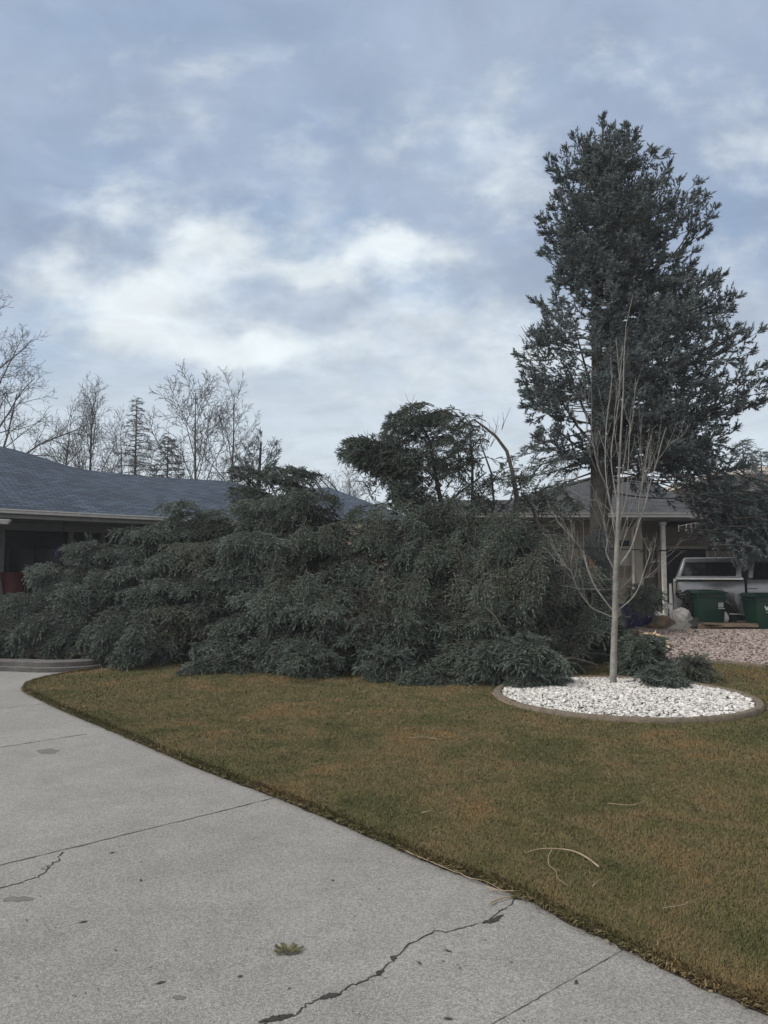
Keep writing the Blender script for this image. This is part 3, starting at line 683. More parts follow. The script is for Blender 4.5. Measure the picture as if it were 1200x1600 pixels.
# second roof wing seen behind the pile
HW = empty('roof_wing', P(520, 890, 24), 'small blue-grey hipped roof showing above the middle of the fallen spruce', 'house'); HW.name = 'hipped_house'
ap = P(513, 761, 26); ap2 = P(462, 767, 27.5); e0 = P(400, 812, 22.5); e1 = P(628, 812, 21.5); e2 = A_(P(700, 800, 28)[:2], e1)
b = MB(); rquad(b, e0, e1, ap, ap2, 0, 4.5); rquad(b, e1, e2, ap+[.003, 0, 0], ap, 0, 6)
rquad(b, e2, P(380, 800, 32), ap2, ap, 0, 5)
b.build('roof', MAT['shingle'], HW, fixn=False)
b = MB(); cc_ = (e0+e1+e2+P(380, 800, 32))/4; tp_ = [e0+(cc_-e0)*.02, e1+(cc_-e1)*.02, e2+(cc_-e2)*.02, P(380, 800, 32)*.98+cc_*.02]
zt_ = min(p_[2] for p_ in tp_)-.03
b.hexa([p_*[1, 1, 0] for p_ in tp_], [[p_[0], p_[1], zt_] for p_ in tp_])
b.build('wall', MAT['stucco'], HW)

# things on the left porch
RB = empty('storage_bin', (*P(22, 890, 16.5)[:2], .12), 'dark red tall plastic tub on the shadowed porch beside the left post', 'tub'); RB.name = 'plastic_tub'
c = RB.location
b = MB(); b.lathe([(.20, .0), (.25, .70), (.28, .72), (.28, .76), (.25, .76), (.20, .08)], (c[0], c[1], .12), n=20); 
b.build('tub_body', MAT['red'], RB, smooth=True)
b = MB(); b.lathe([(.285, .765), (.285, .80), (.2, .86), (.19, .88), (.28, 1.38), (.29, 1.42)], (c[0], c[1], .12), n=20); b.build('tub_upper', MAT['red'], RB, smooth=True)
q = P(97, 866, 18.0)
VB = empty('wall_wreath', q, 'dim violet ring-shaped ornament hanging inside the porch near the second post', 'ornament'); VB.name = 'hanging_ornament'
b = MB(); b.tube([(q[0]+.17*cos(a_), q[1]+.05, q[2]+.17*sin(a_)) for a_ in np.linspace(-.4, pi+.4, 14)], .045, 8); b.build('ring', MAT['violet'], VB, smooth=True)
b = MB(); b.tube([(q[0], q[1]+.05, q[2]+.2), (q[0], q[1]+.05, EZ-.14)], .006, 5); b.build('cord', MAT['blackplastic'], VB)

# ------------------------------------------------------------------ right house
HR = empty('ranch_house', (6, 22, 0), 'beige block house with a charcoal hip roof and white-trimmed eave behind the tall spruce', 'house')
EH = 3.10; EY = 19.9
b = MB(); A = np.array
eL = A([2.0, EY, EH]); eR = A([8.8, EY, EH]); rL = A([7.0, 25, 4.74]); rR = A([8.9, 25, 4.74]); bL = A([2.0, 30.1, EH]); bR = A([9.0, 30.1, EH])
rquad(b, eL, eR, rR, rL, 2, 8.8); rquad(b, bR, bL, rL, rR, 9, 2); rquad(b, bL, eL, rL+[.003, 0, 0], rL, 0, 10)
# porch roof on the right, lower pitch
pR0 = A([8.8, EY+.15, EH-.06]); pR1 = A([20, EY+.15, EH-.06]); pT0 = A([8.0, 22.4, 3.72]); pT1 = A([20, 22.4, 3.72])
rquad(b, pR0, pR1, pT1, pT0, 8.8, 20)
rquad(b, pT0+[.9, .01, 0], pT1+[0, .01, 0], A([20, 27, 3.9]), A([8.9, 27, 3.9]), 8.8, 20)
# left wing
wL = A([1.2, EY+.1, EH-.02]); wR = A([4.0, EY+.1, EH-.02]); wT0 = A([.9, 24, 3.86]); wT1 = A([5.2, 24, 3.86])
rquad(b, wL, wR, wT1, wT0, 1.2, 4); rquad(b, A([4.0, 28, 3.1]), A([1.2, 28, 3.1]), wT0, wT1, 0, 3)
b.build('roof', MAT['shingle2'], HR, fixn=False)
b = MB(); b.poly([(8.8, EY+.04, EH-.02), (8.9, 30, EH-.02), (8.9, 25, 4.70)]); b.build('gable', MAT['siding'], HR, fixn=False)
MB().poly([(1.15, EY+.15, EH-.05), (1.15, 28, EH-.05), (.9, 24, 3.82)]).build('gable', MAT['siding'], HR, fixn=False)
b = MB(); b.box((5.0, EY-.05, EH-.045), (7.7, .10, .12), bev=.012).box((14.4, EY+.08, EH-.10), (11.2, .10, .12), bev=.012).box((5.0, EY-.105, EH+.008), (7.7, .022, .03)); b.build('gutter', MAT['gutter'], HR)
b = MB(); b.box((5.0, EY+.40, EH-.13), (7.7, .78, .03)).box((14.4, EY+1.85, EH-.17), (11.2, 3.4, .03)); b.build('soffit', MAT['fascia'], HR)
# front wall with window opening, pieces butted round it
x0, x1 = P(832, 850, 20.6)[0], P(884, 850, 20.6)[0]; wz0, wz1 = 1.70, 2.86; WY = 20.6
b = MB()
def wallbox(b, xa, xb, za, zb, y=WY, t=.2): b.box(((xa+xb)/2, y+t/2, (za+zb)/2), (xb-xa, t, zb-za))
wallbox(b, 1.4, x0, 0, EH-.15); wallbox(b, x0, x1, 0, wz0); wallbox(b, x0, x1, wz1, EH-.15); wallbox(b, x1, 7.2, 0, EH-.15)
b.box((7.1, 22.1, 1.475), (.2, 2.8, 2.95)).box((1.5, 24.9, 1.5), (.2, 8.2, 3.0)).box((5.2, 29, 1.5), (7.2, .2, 3.0))
b.build('wall', MAT['stucco'], HR)
b = MB(); wallbox(b, 7.2, 22, 0, 2.9, 23.2); b.box((14, 27, 2.0), (.2, 7.0, 3.2)).box((14.6, 23.1, 3.02), (15.0, .1, .3)); b.build('porch_wall', MAT['stucco'], HR)
b = MB(); bw = .05
for (xa, xb, za, zb) in ((x0, x1, wz0, wz0+bw), (x0, x1, wz1-bw, wz1), (x0, x0+bw, wz0+bw, wz1-bw), (x1-bw, x1, wz0+bw, wz1-bw), (x0+bw, x1-bw, (wz0+wz1)/2-.03, (wz0+wz1)/2+.03)): b.box(((xa+xb)/2, WY+.06, (za+zb)/2), (xb-xa, .08, zb-za))
wn = b.build('window', MAT['gutter'], HR)
b = MB()
for i in range(1, 3): x = x0+(x1-x0)*i/3; b.box((x, WY+.072, (wz0+wz1)/2), (.018, .012, wz1-wz0-.1))
for i in (1, 3): z = wz0+(wz1-wz0)*i/4; b.box(((x0+x1)/2, WY+.074, z), (x1-x0-.1, .016, .018))
b.build('muntin', MAT['white'], wn)
b = MB(); b.box(((x0+x1)/2, WY+.10, (wz0+wz1)/2), (x1-x0-.08, .02, wz1-wz0-.08)); b.build('pane', MAT['glass'], wn)
# entry window strip and corner trim
b = MB(); b.box((7.08, WY-.012, 1.5), (.22, .02, 2.9)).box((P(975, 840, WY)[0], WY-.012, 2.25), (.40, .02, 1.1)); b.build('corner_trim', MAT['trim'], HR)
b = MB(); b.box((P(975, 848, WY)[0], WY-.03, 2.33), (.26, .012, .16)); b.build('vent', MAT['blackplastic'], HR)
dx = P(989, 850, 20.5)[0]
b = MB(); b.tube([(dx, EY+.02, EH-.1), (dx, EY+.12, EH-.2), (dx, WY-.07, EH-.35), (dx, WY-.07, .95), (dx, WY-.14, .85)], .042, 8); b.build('downspout', MAT['whitepost'], HR, smooth=True)
for px, yy_ in ((1037, 20.2), (1240, 20.2)):
    x = P(px, 880, yy_)[0]; b = MB(); b.box((x, yy_, 1.47), (.11, .11, 2.86), bev=.01).box((x, yy_, .10), (.16, .16, .12), bev=.01).box((x, yy_, 2.86), (.16, .16, .09), bev=.01); b.build('post', MAT['whitepost'], HR)
# porch door with light frame
fx0, fx1, fz = P(1026, 880, 23.2)[0], P(1106, 880, 23.2)[0], 2.25
b = MB(); b.box((fx0+.04, 23.16, fz/2), (.09, .07, fz)).box((fx1-.04, 23.16, fz/2), (.09, .07, fz)).box(((fx0+fx1)/2, 23.16, fz+.042), (fx1-fx0, .07, .08)); fr = b.build('door', MAT['trim'], HR)
b = MB(); b.box(((fx0+fx1)/2, 23.17, fz/2), (fx1-fx0-.18, .05, fz-.01)); b.build('door_panel', MAT['darkwall'], fr)
b = MB(); b.box((fx0+.2, 23.12, 1.0), (.12, .05, .03), bev=.008); b.build('handle', MAT['chrome'], fr)
# far neighbour
HN = empty('two_storey_house', P(1230, 890, 36)*[1, 1, 0], 'pale beige sided house with flat grey roof edges at the right edge beyond the spruce', 'house')
x0n = P(1142, 800, 36)[0]; zt = P(1180, 727, 36)[2]; zm = P(1180, 772, 36)[2]
b = MB(); b.box((x0n+6, 41, (zt-.5)/2), (11, 9, zt-.5)); b.build('wall', MAT['siding'], HN)
b = MB(); b.hexa([(x0n-.2, 35.6, zt-.5), (x0n+13, 35.6, zt-.5), (x0n+13, 46, zt-.5), (x0n-.2, 46, zt-.5)], [(x0n+.4, 36.4, zt), (x0n+12, 36.4, zt), (x0n+12, 45, zt), (x0n+.4, 45, zt)]); b.build('roof', MAT['siding'], HN)
b = MB(); b.box((x0n+6, 34.5, zm-.08), (12, 2.4, .16)); b.build('lower_roof_edge', MAT['gutter'], HN)
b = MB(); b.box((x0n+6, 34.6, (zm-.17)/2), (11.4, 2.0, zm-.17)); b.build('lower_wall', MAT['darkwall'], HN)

# ------------------------------------------------------------------ trees with bare crowns
def bare_tree(name, base, height, rad, spread, label, group, seed, mat='farbark', fork=.3, levels=4, nb=7, up=.5, lean=(0, 0), cat='tree', thin=.010, lowest=.18, rad_min=.009):
    g = np.random.default_rng(seed); A_, B_, RA, RB_ = [], [], [], []
    tr = []
    def grow(p, d, ln, r, lev):
        n = 9 if lev == 0 else (7 if lev == 1 else 4); pts = [p]; q = p.copy(); dd = d.copy()
        for i in range(n):
            dd = nrm(dd+g.normal(0, (.03, .07, .10, .13, .15)[lev], 3)+np.array([0, 0, (0, .10, .05, .03, .02)[lev]*up])); q = q+dd*ln/n; pts.append(q.copy())
        rs = np.maximum(np.linspace(r, r*(.12 if lev == 0 else .25), n+1), rad_min*.55)
        if lev == 0: tr.append((pts, rs))
        else: A_.extend(pts[:-1]); B_.extend(pts[1:]); RA.extend(rs[:-1]); RB_.extend(rs[1:])
        if lev >= levels: return
        k = nb*2 if lev == 0 else max(3, int((9, 9, 6, 4)[lev]*min(1.3, ln/1.3 if lev == 1 else ln/.5)))
        az0 = g.uniform(0, 6)
        for i in range(k):
            lo = lowest if lev == 0 else .18
            t = lo+(1-lo)*(i+g.uniform(0, .9))/k; f = t*n; i0 = min(int(f), n-1); bp = pts[i0]+(pts[i0+1]-pts[i0])*(f-i0); bd = nrm(pts[i0+1]-pts[i0])
            az = az0+i*2.4+g.normal(0, .3); a = nrm(np.cross(bd, [0.3, .5, .81])); c = np.cross(bd, a); sv = a*cos(az)+c*sin(az)
            an = g.uniform(.6, .95)*(1-.35*t)*(1.15-.3*up*.5) if lev == 0 else g.uniform(.5, .9)
            l2 = ln*spread*(1.05-.75*t) if lev == 0 else ln*(.55-.3*t)*g.uniform(.7, 1.2)
            if l2 < .10: continue
            grow(bp, nrm(bd*cos(an)+sv*sin(an)), l2*g.uniform(.75, 1.15), max(rs[i0]*(.45 if lev == 0 else .5), rad_min*(.9 if lev else 1.3)), lev+1)
    root = empty(name, base, label, cat, group)
    grow(np.array(base, float), nrm(np.array([lean[0], lean[1], 1.])), height, rad, 0)
    b = MB()
    for pts, rs in tr: b.tube(pts, list(rs), 7)
    b.build('trunk', MAT[mat], root, smooth=True)
    stick_mesh('crown', np.array(A_), np.array(B_), np.array(RA), np.array(RB_), MAT[mat], root)
    return root
FG = 'bare trees beyond the roofs'
def far_tree(px, ytop, Y, label, seed, **k):
    bp = P(px, 890, Y); h = P(px, ytop, Y)[2]
    return bare_tree('bare_tree', (bp[0], bp[1], 0), h/1.10, k.pop('rad', .13), k.pop('spread', .42), label, FG, seed, **k)
far_tree(-45, 462, 27, 'large spreading bare tree at the left edge, crown filling the corner above the roof', 31, spread=.62, nb=9, lowest=.22, rad=.22, levels=4, up=.3)
far_tree(78, 618, 33, 'slim bare tree rising between the big corner tree and the fan-shaped one', 32, spread=.42, nb=8, rad=.10, lowest=.3)
far_tree(137, 603, 34, 'fan-shaped bare tree with upright twigs left of the sparse conifer', 33, spread=.55, nb=10, up=1.3, rad=.12)
far_tree(190, 650, 40, 'low twiggy bare tree tangled with the left side of the sparse conifer', 39, spread=.6, nb=7, up=.8, rad=.10)
far_tree(303, 583, 32, 'tall open bare tree with long side limbs right of the small dense conifer', 34, spread=.60, nb=6, rad=.12, lowest=.3, rad_min=.012)
far_tree(363, 580, 33, 'narrow tall bare tree just left of the tufted pine', 35, spread=.42, nb=8, rad=.11, lowest=.3)
far_tree(492, 733, 40, 'small pale bare tree above the gap between the two left roofs', 36, spread=.6, nb=6, rad=.07, up=.8)
far_tree(541, 735, 38, 'small fan of bare twigs above the hipped roof', 37, spread=.7, nb=7, rad=.07, up=1.2)
far_tree(876, 700, 42, 'faint pale bare tree seen behind the bent spruce leader', 38, spread=.6, nb=6, rad=.08, up=.9)

# ------------------------------------------------------------------ conifers beyond the roofs
def conifer(px, ytop, Y, rb, label, seed, n=90, sparse=1.0, mat='needle3', top_frac=.04, base_h=1.0, K=6, group=None, arch=.05, sl=.22, sr=.05):
    bp = P(px, 890, Y); h = P(px, ytop, Y)[2]; root = empty('conifer_tree', (bp[0], bp[1], 0), label, 'tree', group)
    g = np.random.default_rng(seed); f = Fol(seed)
    MB().tube([(bp[0], bp[1], 0), (bp[0], bp[1], h*.5), (bp[0], bp[1], h*.98)], [.12, .07, .015], 8).build('trunk', MAT['farbark'], root, smooth=True)
    for i in range(n):
        t = (i+g.uniform(0, 1))/n; z = base_h+(h-base_h)*t; ln = rb*(1-t)**.85*g.uniform(.6, 1.1)+.12; az = i*2.4+g.uniform(-.5, .5)
        S = (bp[0], bp[1], z); T = (bp[0]+ln*cos(az), bp[1]+ln*sin(az), z+ln*g.uniform(-.25, .12))
        f.bough(S, T, arch=arch, frac=.85, spread=.42*sparse+.08, dens=.42, droop=.2, sl=sl*sparse**.3, sr=sr, r0=.03, step=.05)
    f.build('crown', MAT[mat], root, K=K, twigmat=MAT['farbark']); return root
conifer(207, 622, 34, 2.0, 'sparse dark conifer with level drooping branches between bare trees', 41, n=150, sparse=.5, arch=.12, sl=.16, sr=.03)
conifer(258, 683, 33, 1.55, 'small dense pyramidal conifer just above the left roof', 42, n=110)
conifer(1168, 686, 30, 1.5, 'rounded dark evergreen behind the pale neighbour house', 44, n=90)
conifer(1196, 700, 31, 1.2, 'second dark evergreen at the right frame edge beyond the neighbour house', 45, n=70)
# tufted pine at (408,700)
TP = empty('pine_tree', P(404, 890, 17.5)*[1, 1, 0], 'small pine with separate upright tufts poking above the roof end', 'tree')
f = Fol(46)
tp = P(404, 800, 17.5); top = P(408, 690, 17.5)
MB().tube([TP.location, tp, P(405, 740, 17.5), top], [.10, .07, .04, .02], 7).build('trunk', MAT['bark'], TP, smooth=True)
for (sx, sy, tx, ty) in ((406,735,408,676),(406,728,432,692),(406,738,437,704),(406,748,383,700),(406,752,372,716),(406,744,395,695),(406,744,424,712),(406,752,385,722),(405,760,375,738),(406,750,430,725),(406,756,396,735),(406,760,418,738)):
    f.bough(P(sx, sy, 17.5), P(tx, ty, 17.5+random.uniform(-.4, .4)), arch=-.15, frac=.55, spread=.13, dens=1.2, droop=-.3, roll=2.5, sl=.11, sr=.025, r0=.012)
f.build('crown', MAT['needle3'], TP, K=8, twigmat=MAT['bark'])

# ------------------------------------------------------------------ the tall standing spruce
ST = empty('spruce_tree', P(940, 890, 16.6)*[1, 1, 0], 'tall dark two-stemmed spruce still standing in front of the beige house', 'tree')
SY = 16.6
Lf = np.array([(190,938),(210,912),(232,885),(252,860),(300,862),(340,843),(400,845),(440,868),(475,832),(520,828),(545,806),(575,806),(600,822),(640,818),(680,842),(715,802),(750,858),(800,880),(860,872)], float)
Rf = np.array([(190,948),(200,982),(235,1008),(262,1045),(300,1072),(330,1118),(380,1104),(410,1085),(432,1130),(480,1142),(530,1168),(560,1182),(600,1196),(640,1190),(680,1156),(720,1142),(760,1165),(800,1200),(850,1215)], float)
b = MB()
b.tube([P(937, 945, SY), P(937, 900, SY), P(936, 800, SY), P(935, 700, SY), P(933, 560, SY), P(930, 420, SY), P(935, 300, SY), P(942, 200, SY)], [.28, .23, .195, .165, .125, .09, .06, .02], 12)
b.build('trunk', MAT['bark'], ST, smooth=True)
b = MB(); b.tube([P(945, 800, SY+.1), P(955, 700, SY+.15), P(962, 600, SY+.15), P(963, 450, SY+.1), P(968, 320, SY), P(976, 205, SY)], [.13, .12, .10, .08, .05, .02], 10)
b.build('second_stem', MAT['bark'], ST, smooth=True)
f = Fol(50); g = np.random.default_rng(50)
nB = 540
HOLES = [(905, 528, 20), (893, 585, 22), (880, 640, 24), (915, 668, 16), (872, 700, 20), (990, 400, 10), (1005, 480, 13), (1060, 500, 10), (950, 470, 9), (1090, 610, 10), (1030, 665, 14), (885, 460, 14), (870, 395, 10), (925, 590, 12)]
for i in range(nB):
    py = 228+(760-228)*((i+g.uniform(0, 1))/nB)**.88
    az = g.uniform(0, 2*pi); tx = 936 if g.uniform() < .5 else 962
    if py < 260: tx = 942 if g.uniform() < .6 else 974
    exL = (tx-np.interp(py, Lf[:, 0], Lf[:, 1]))*SY/F; exR = (np.interp(py, Rf[:, 0], Rf[:, 1])-tx)*SY/F
    cx = cos(az); ex = exR if cx > 0 else exL
    if cx < .2 and py > 430 and g.uniform() < .30: continue
    if py > 690 and cx < .35: continue
    dep = .42*(exL+exR)*(1 if py > 300 else .8); ln = 1/math.sqrt((cx/max(ex, .2))**2+(sin(az)/max(dep, .2))**2)
    ln *= g.choice([g.uniform(.4, .75), g.uniform(.85, 1.07)], p=[.35, .65]); ln = max(ln, .35)
    T0 = P(tx, py, SY); T = T0+np.array([ln*cx, ln*sin(az), 0])
    hx = 600+(T[0])*F/T[1]
    if any((hx-q[0])**2+(py-q[1])**2 < (q[2]*1.5)**2 for q in HOLES): continue
    rise = g.uniform(.15, .55) if py < 420 else (g.uniform(-.05, .45) if py < 700 else g.uniform(-.35, .1))
    S = np.array([T0[0], T0[1], T0[2]-rise*ln])
    fr = .75 if ln < 1.2 else (.58 if (cx < 0 and py > 430) else .66)
    f.bough(S, T, arch=-.14 if rise > 0 else .12, frac=fr, spread=min(.24+.12*ln, .46), dens=.72, droop=.05, lift=.35 if py < 740 else 0, roll=1.4, sl=.16, sr=.054, r0=.010+.006*ln, step=.095, alt=.02)
    if g.uniform() < .5:      # an upright tuft on the way out
        m_ = S+(T-S)*g.uniform(.45, .9); f.bough(m_, m_+np.array([g.normal(0, .12), g.normal(0, .12), g.uniform(.2, .42)]), arch=0, frac=.9, spread=.2, dens=.8, droop=-.1, lift=.3, roll=3, sl=.15, sr=.052, r0=.01, step=.09)
# leaders and tufts that break the outline
for (sx, sy, tx, ty) in ((942,300,942,184),(938,260,944,196),(968,270,980,199),(915,280,905,220),(930,270,921,214),(968,300,976,195),(935,290,915,224),(930,300,896,212),(945,290,957,200),(968,310,992,208),(925,330,870,262),(920,320,856,250),(985,310,1020,236),(1000,320,1046,258),(1020,340,1062,284),(1020,350,1085,306),(1050,400,1102,308),(1050,400,1120,324),
        (1060,460,1130,430),(1070,490,1140,470),(1090,560,1165,528),(1100,620,1192,596),(1090,640,1190,628),(880,370,843,342),(880,420,845,398),(880,500,832,470),(870,560,808,556),(880,600,822,600),(870,640,818,636),(1100,560,1176,548)):
    f.bough(P(sx, sy, SY), P(tx, ty, SY+random.uniform(-.5, .5)), arch=-.18, frac=.8, spread=.26, dens=.85, droop=-.1, lift=.3, roll=2.5, sl=.15, sr=.052, r0=.02, step=.09)
for i in range(210):          # short boughs clothing the stems
    py = g.uniform(330, 735); tx_ = g.choice([936, 960]); az = g.uniform(pi*.9, pi*2.1); ln = g.uniform(.35, .95); S = P(tx_, py, SY)
    if any((tx_+cos(az)*ln*70-q[0])**2+(py-q[1])**2 < (q[2]*1.2)**2 for q in HOLES): continue
    f.bough(S, S+np.array([cos(az)*ln, sin(az)*ln, ln*g.uniform(-.1, .4)]), arch=-.05, frac=.8, spread=.26, dens=.75, droop=.05, lift=.3, roll=1.4, sl=.15, sr=.052, r0=.010, step=.09)
# low limbs reaching right over the truck, and left
for i in range(150):
    px = g.uniform(1045, 1270); py = g.uniform(690, 835)
    if px < 1095 and py > 742: continue
    if px < 1150 and py > 800: continue; 
    if px > 1150: py = g.uniform(775, 870)
    T = P(px, py, 16.2+g.uniform(-1.2, 1.6)); S = T+np.array([-g.uniform(.5, 1.3), g.uniform(-.3, .6), g.uniform(.0, .6)])
    f.bough(S, T, arch=.10, frac=.8, spread=.42, dens=.75, droop=.35, roll=1.0, sl=.14, sr=.040, r0=.02, step=.09)
for i in range(80):
    px = g.uniform(1120, 1280); py = g.uniform(785, 842 if px < 1210 else 860)
    T = P(px, py, 16.4+g.uniform(-.9, 1.2)); f.bough(T+np.array([-g.uniform(.4, 1.1), g.uniform(-.3, .6), g.uniform(.1, .6)]), T, arch=.12, frac=.85, spread=.42, dens=.8, droop=.4, roll=1.0, sl=.14, sr=.040, r0=.015, step=.09)
for i in range(12):
    px = g.uniform(905, 950); py = g.uniform(850, 905); T = P(px, py, 16.2+g.uniform(-.9, .4)); S = P(937, py-g.uniform(10, 60), SY)
    if 845 < px < 905 and 815 < py < 885 and i % 4: continue
    f.bough(S, T, arch=.08, frac=.7, spread=.4, dens=.9, droop=.5, roll=.4, sl=.1, sr=.024, r0=.02)
for (tx, ty) in ((800,715),(806,735),(818,700),(830,730),(822,748),(845,718),(860,740),(850,765),(835,775),(870,720)):
    f.bough(P(936, ty-30, SY), P(tx, ty, SY+random.uniform(-1, .6)), arch=.0, frac=.5, spread=.4, dens=.75, droop=.25, roll=.5, sl=.1, sr=.025, r0=.03)
for (sx, sy, tx, ty) in ((936,705,868,612),(936,712,862,665),(937,690,885,570),(937,640,900,520)):   # bare limbs
    f.segs([P(sx, sy, SY), P((sx+tx)/2, (sy+ty)/2+8, SY-.2), P(tx, ty, SY-.3)], .05, .015)
for (sx, sy, tx, ty) in ((850,560,815,548),(850,560,812,510),(835,548,818,520),(850,575,826,580)):
    for k in range(4): f.segs([P(sx, sy, SY), P(tx+random.uniform(-8, 8), ty+random.uniform(-8, 8), SY)], .012, .004)
f.build('crown', MAT['needle3'], ST, K=8, twigmat=MAT['bark'], needle_w=.30)

# ------------------------------------------------------------------ the fallen spruces
g = np.random.default_rng(60)
TOP = np.array([(-140,925),(-40,935),(0,934),(24,918),(42,893),(60,885),(100,872),(150,858),(185,845),(215,825),(250,812),(290,795),(330,782),(365,786),(400,775),(440,770),(480,776),(520,792),(560,800),(600,790),(640,786),(700,800),(760,806),(825,815),(852,868),(905,892),(935,925),(960,960),(1000,985),(1040,1010),(1070,1050)], float)
BOT = np.array([(-140,1025),(0,1024),(150,1026),(180,1040),(250,1046),(380,1050),(430,1050),(470,1060),(540,1058),(640,1066),(700,1058),(740,1070),(790,1080),(860,1068),(920,1060),(1000,1070),(1060,1070),(1080,1060)], float)
def topy(px): return float(np.interp(px, TOP[:, 0], TOP[:, 1]))-float(np.interp(px, [30, 90, 340, 480, 700, 840, 870], [0, 20, 20, 12, 12, 8, 0]))
def boty(px): return float(np.interp(px, BOT[:, 0], BOT[:, 1]))
def pile(name, label, x0, x1, trunk, mat, seed, lobe_step=60, per=12, dirx=.75, sl=.125, hang=0., alts=(0, .15), bough_len=1.55):
    g = np.random.default_rng(seed); f = Fol(seed)
    px = x0; col_i = 0
    while px < x1:
        t, bo = topy(px), boty(px); rows = max(2, int(round((bo-t)/52.)))
        for r_ in range(rows):
            v = (r_+.15+g.uniform(0, .55)+(.3 if col_i % 2 else 0))/rows; v = min(v, 1.0)
            cx = px+g.uniform(-20, 20); t2, b2 = topy(cx), boty(cx); cy = b2+(t2-b2)*v*.97
            gzz = .14 if cx < 190 else LZ; Yf = G(cx, b2, gzz)[1]+.33; Y = Yf+.15+((2.3 if cx > 220 else 1.9)*v**1.3)+g.normal(0, .46)
            Cc = P(cx, cy, Y); Cc[2] = max(Cc[2], .12)
            s0 = Cc+np.array([dirx*bough_len, .9*bough_len*(.4+.4*v), -.15*(1-v)])*g.uniform(.8, 1.1)
            s0[2] = max(.25, min(s0[2], 2.2))
            al = g.uniform(*alts) if g.uniform() > .07 else g.uniform(.3, .5)
            br = g.normal(.06, .2)
            Rl = g.uniform(.50, .85); ax = nrm(np.array([-.6+g.normal(0, .3), -.8, 0.])); a0_ = math.atan2(ax[1], ax[0])
            Sc = Cc-ax*Rl*.75+np.array([0, 0, .10]); Sc[2] = max(Sc[2], .15)
            for k in range(per):
                tier = k % 3; aa = a0_+R(g.uniform(-62, 62)); ll = Rl*g.uniform(.75, 1.1)*(1-.1*tier)
                T = Sc+np.array([cos(aa)*ll, sin(aa)*ll, .06-.20*tier-g.uniform(0, .16)-.25*ll*tier*.5])
                S = Sc+np.array([0, 0, -.14*tier])+g.normal(0, .05, 3)
                lim = P(px, t2, T[1])[2]; T[2] = min(T[2], lim-.02+g.normal(0, .04)); S[2] = min(S[2], lim-.05); T[2] = max(T[2], .05); S[2] = max(S[2], .08)
                if hang and v > .35 and k % 3 == 0:
                    S = T+np.array([g.uniform(-.1, .4), g.uniform(.1, .4), g.uniform(.4, .8)*hang]); S[2] = min(S[2], lim-.03)
                f.bough(S, T, arch=.24, frac=.80, spread=.30, dens=.95, droop=.55, roll=.28, sl=sl, sr=g.uniform(.022, .028), alt=al, bright=br+.16*(tier == 0)-.12*(tier == 2), r0=.010, fwd=42)  # upper tier tinted lighter, lower tier darker, as painted shading
            f.bough(s0, Cc-ax*.1, arch=.16, frac=.5, spread=.45, dens=.9, droop=.4, roll=.6, sl=sl, sr=g.uniform(.024, .033), alt=al, bright=br-.1, r0=.02)
        # hidden back layers close the view through the heap, gap shade painted in
        for k in range(7):
            cx = px+g.uniform(-30, 30); v = g.uniform(.05, .8); t2, b2 = topy(cx), boty(cx); Y = G(cx, b2)[1]+1.5+1.2*v; C2 = P(cx, b2+(t2+14-b2)*v, Y); C2[2] = max(C2[2], .1)
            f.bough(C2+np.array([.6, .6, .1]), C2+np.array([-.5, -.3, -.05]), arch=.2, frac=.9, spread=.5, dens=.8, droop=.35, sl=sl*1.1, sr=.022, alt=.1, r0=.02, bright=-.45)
        px += lobe_step*.74; col_i += 1
    root = empty(name, trunk[0]*[1, 1, 0], label, 'fallen tree', 'spruces blown down across the front yard')
    b = MB(); n = len(trunk); b.tube(trunk, list(np.linspace(.24, .06, n)), 10); b.build('trunk', MAT['bark'], root, smooth=True)
    return root, f
r1, f1 = pile('fallen_spruce', 'blue-green fallen spruce whose tip reaches left past the kerb', -120, 470, [P(560, 930, 14.6), P(400, 925, 14.4), P(250, 945, 14.2), P(120, 975, 14.0), P(60, 1000, 13.8)], MAT['needle'], 61)
for k in range(60):           # sprays hanging over the kerb at the left end
    px_ = g.uniform(-60, 200); T = P(px_, g.uniform(985, 1034), 12.15+g.uniform(-.1, .5)-(.5 if px_ > 150 else 0)); T[2] = max(T[2], .17)
    f1.bough(T+np.array([g.uniform(.2, .5), g.uniform(.35, .7), g.uniform(.1, .45)]), T, arch=.24, frac=.8, spread=.3, dens=.95, droop=.45, roll=.3, sl=.125, sr=.026, alt=.08, bright=.05, r0=.01, fwd=42)
# dark clump on top near (420,750)
for k in range(60):
    T = P(g.uniform(360, 478), g.uniform(730, 800), 15.2+g.normal(0, .3)); T[2] = min(T[2], P(420, 726, T[1])[2])
    f1.bough(T+np.array([g.uniform(.1, .8), .4, -.35]), T, arch=.3, frac=.7, spread=.32, dens=.9, droop=.35, sl=.125, sr=.029, alt=.12, r0=.015)
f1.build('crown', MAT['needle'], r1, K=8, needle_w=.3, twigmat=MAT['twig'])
r2, f2 = pile('fallen_spruce', 'middle fallen spruce heap behind the lawn, with bent torn leader and drooping tops', 425, 705, [P(800, 900, 15.2), P(680, 900, 14.9), P(560, 930, 14.8)], MAT['needle2'], 62, hang=.5, alts=(.02, .2))
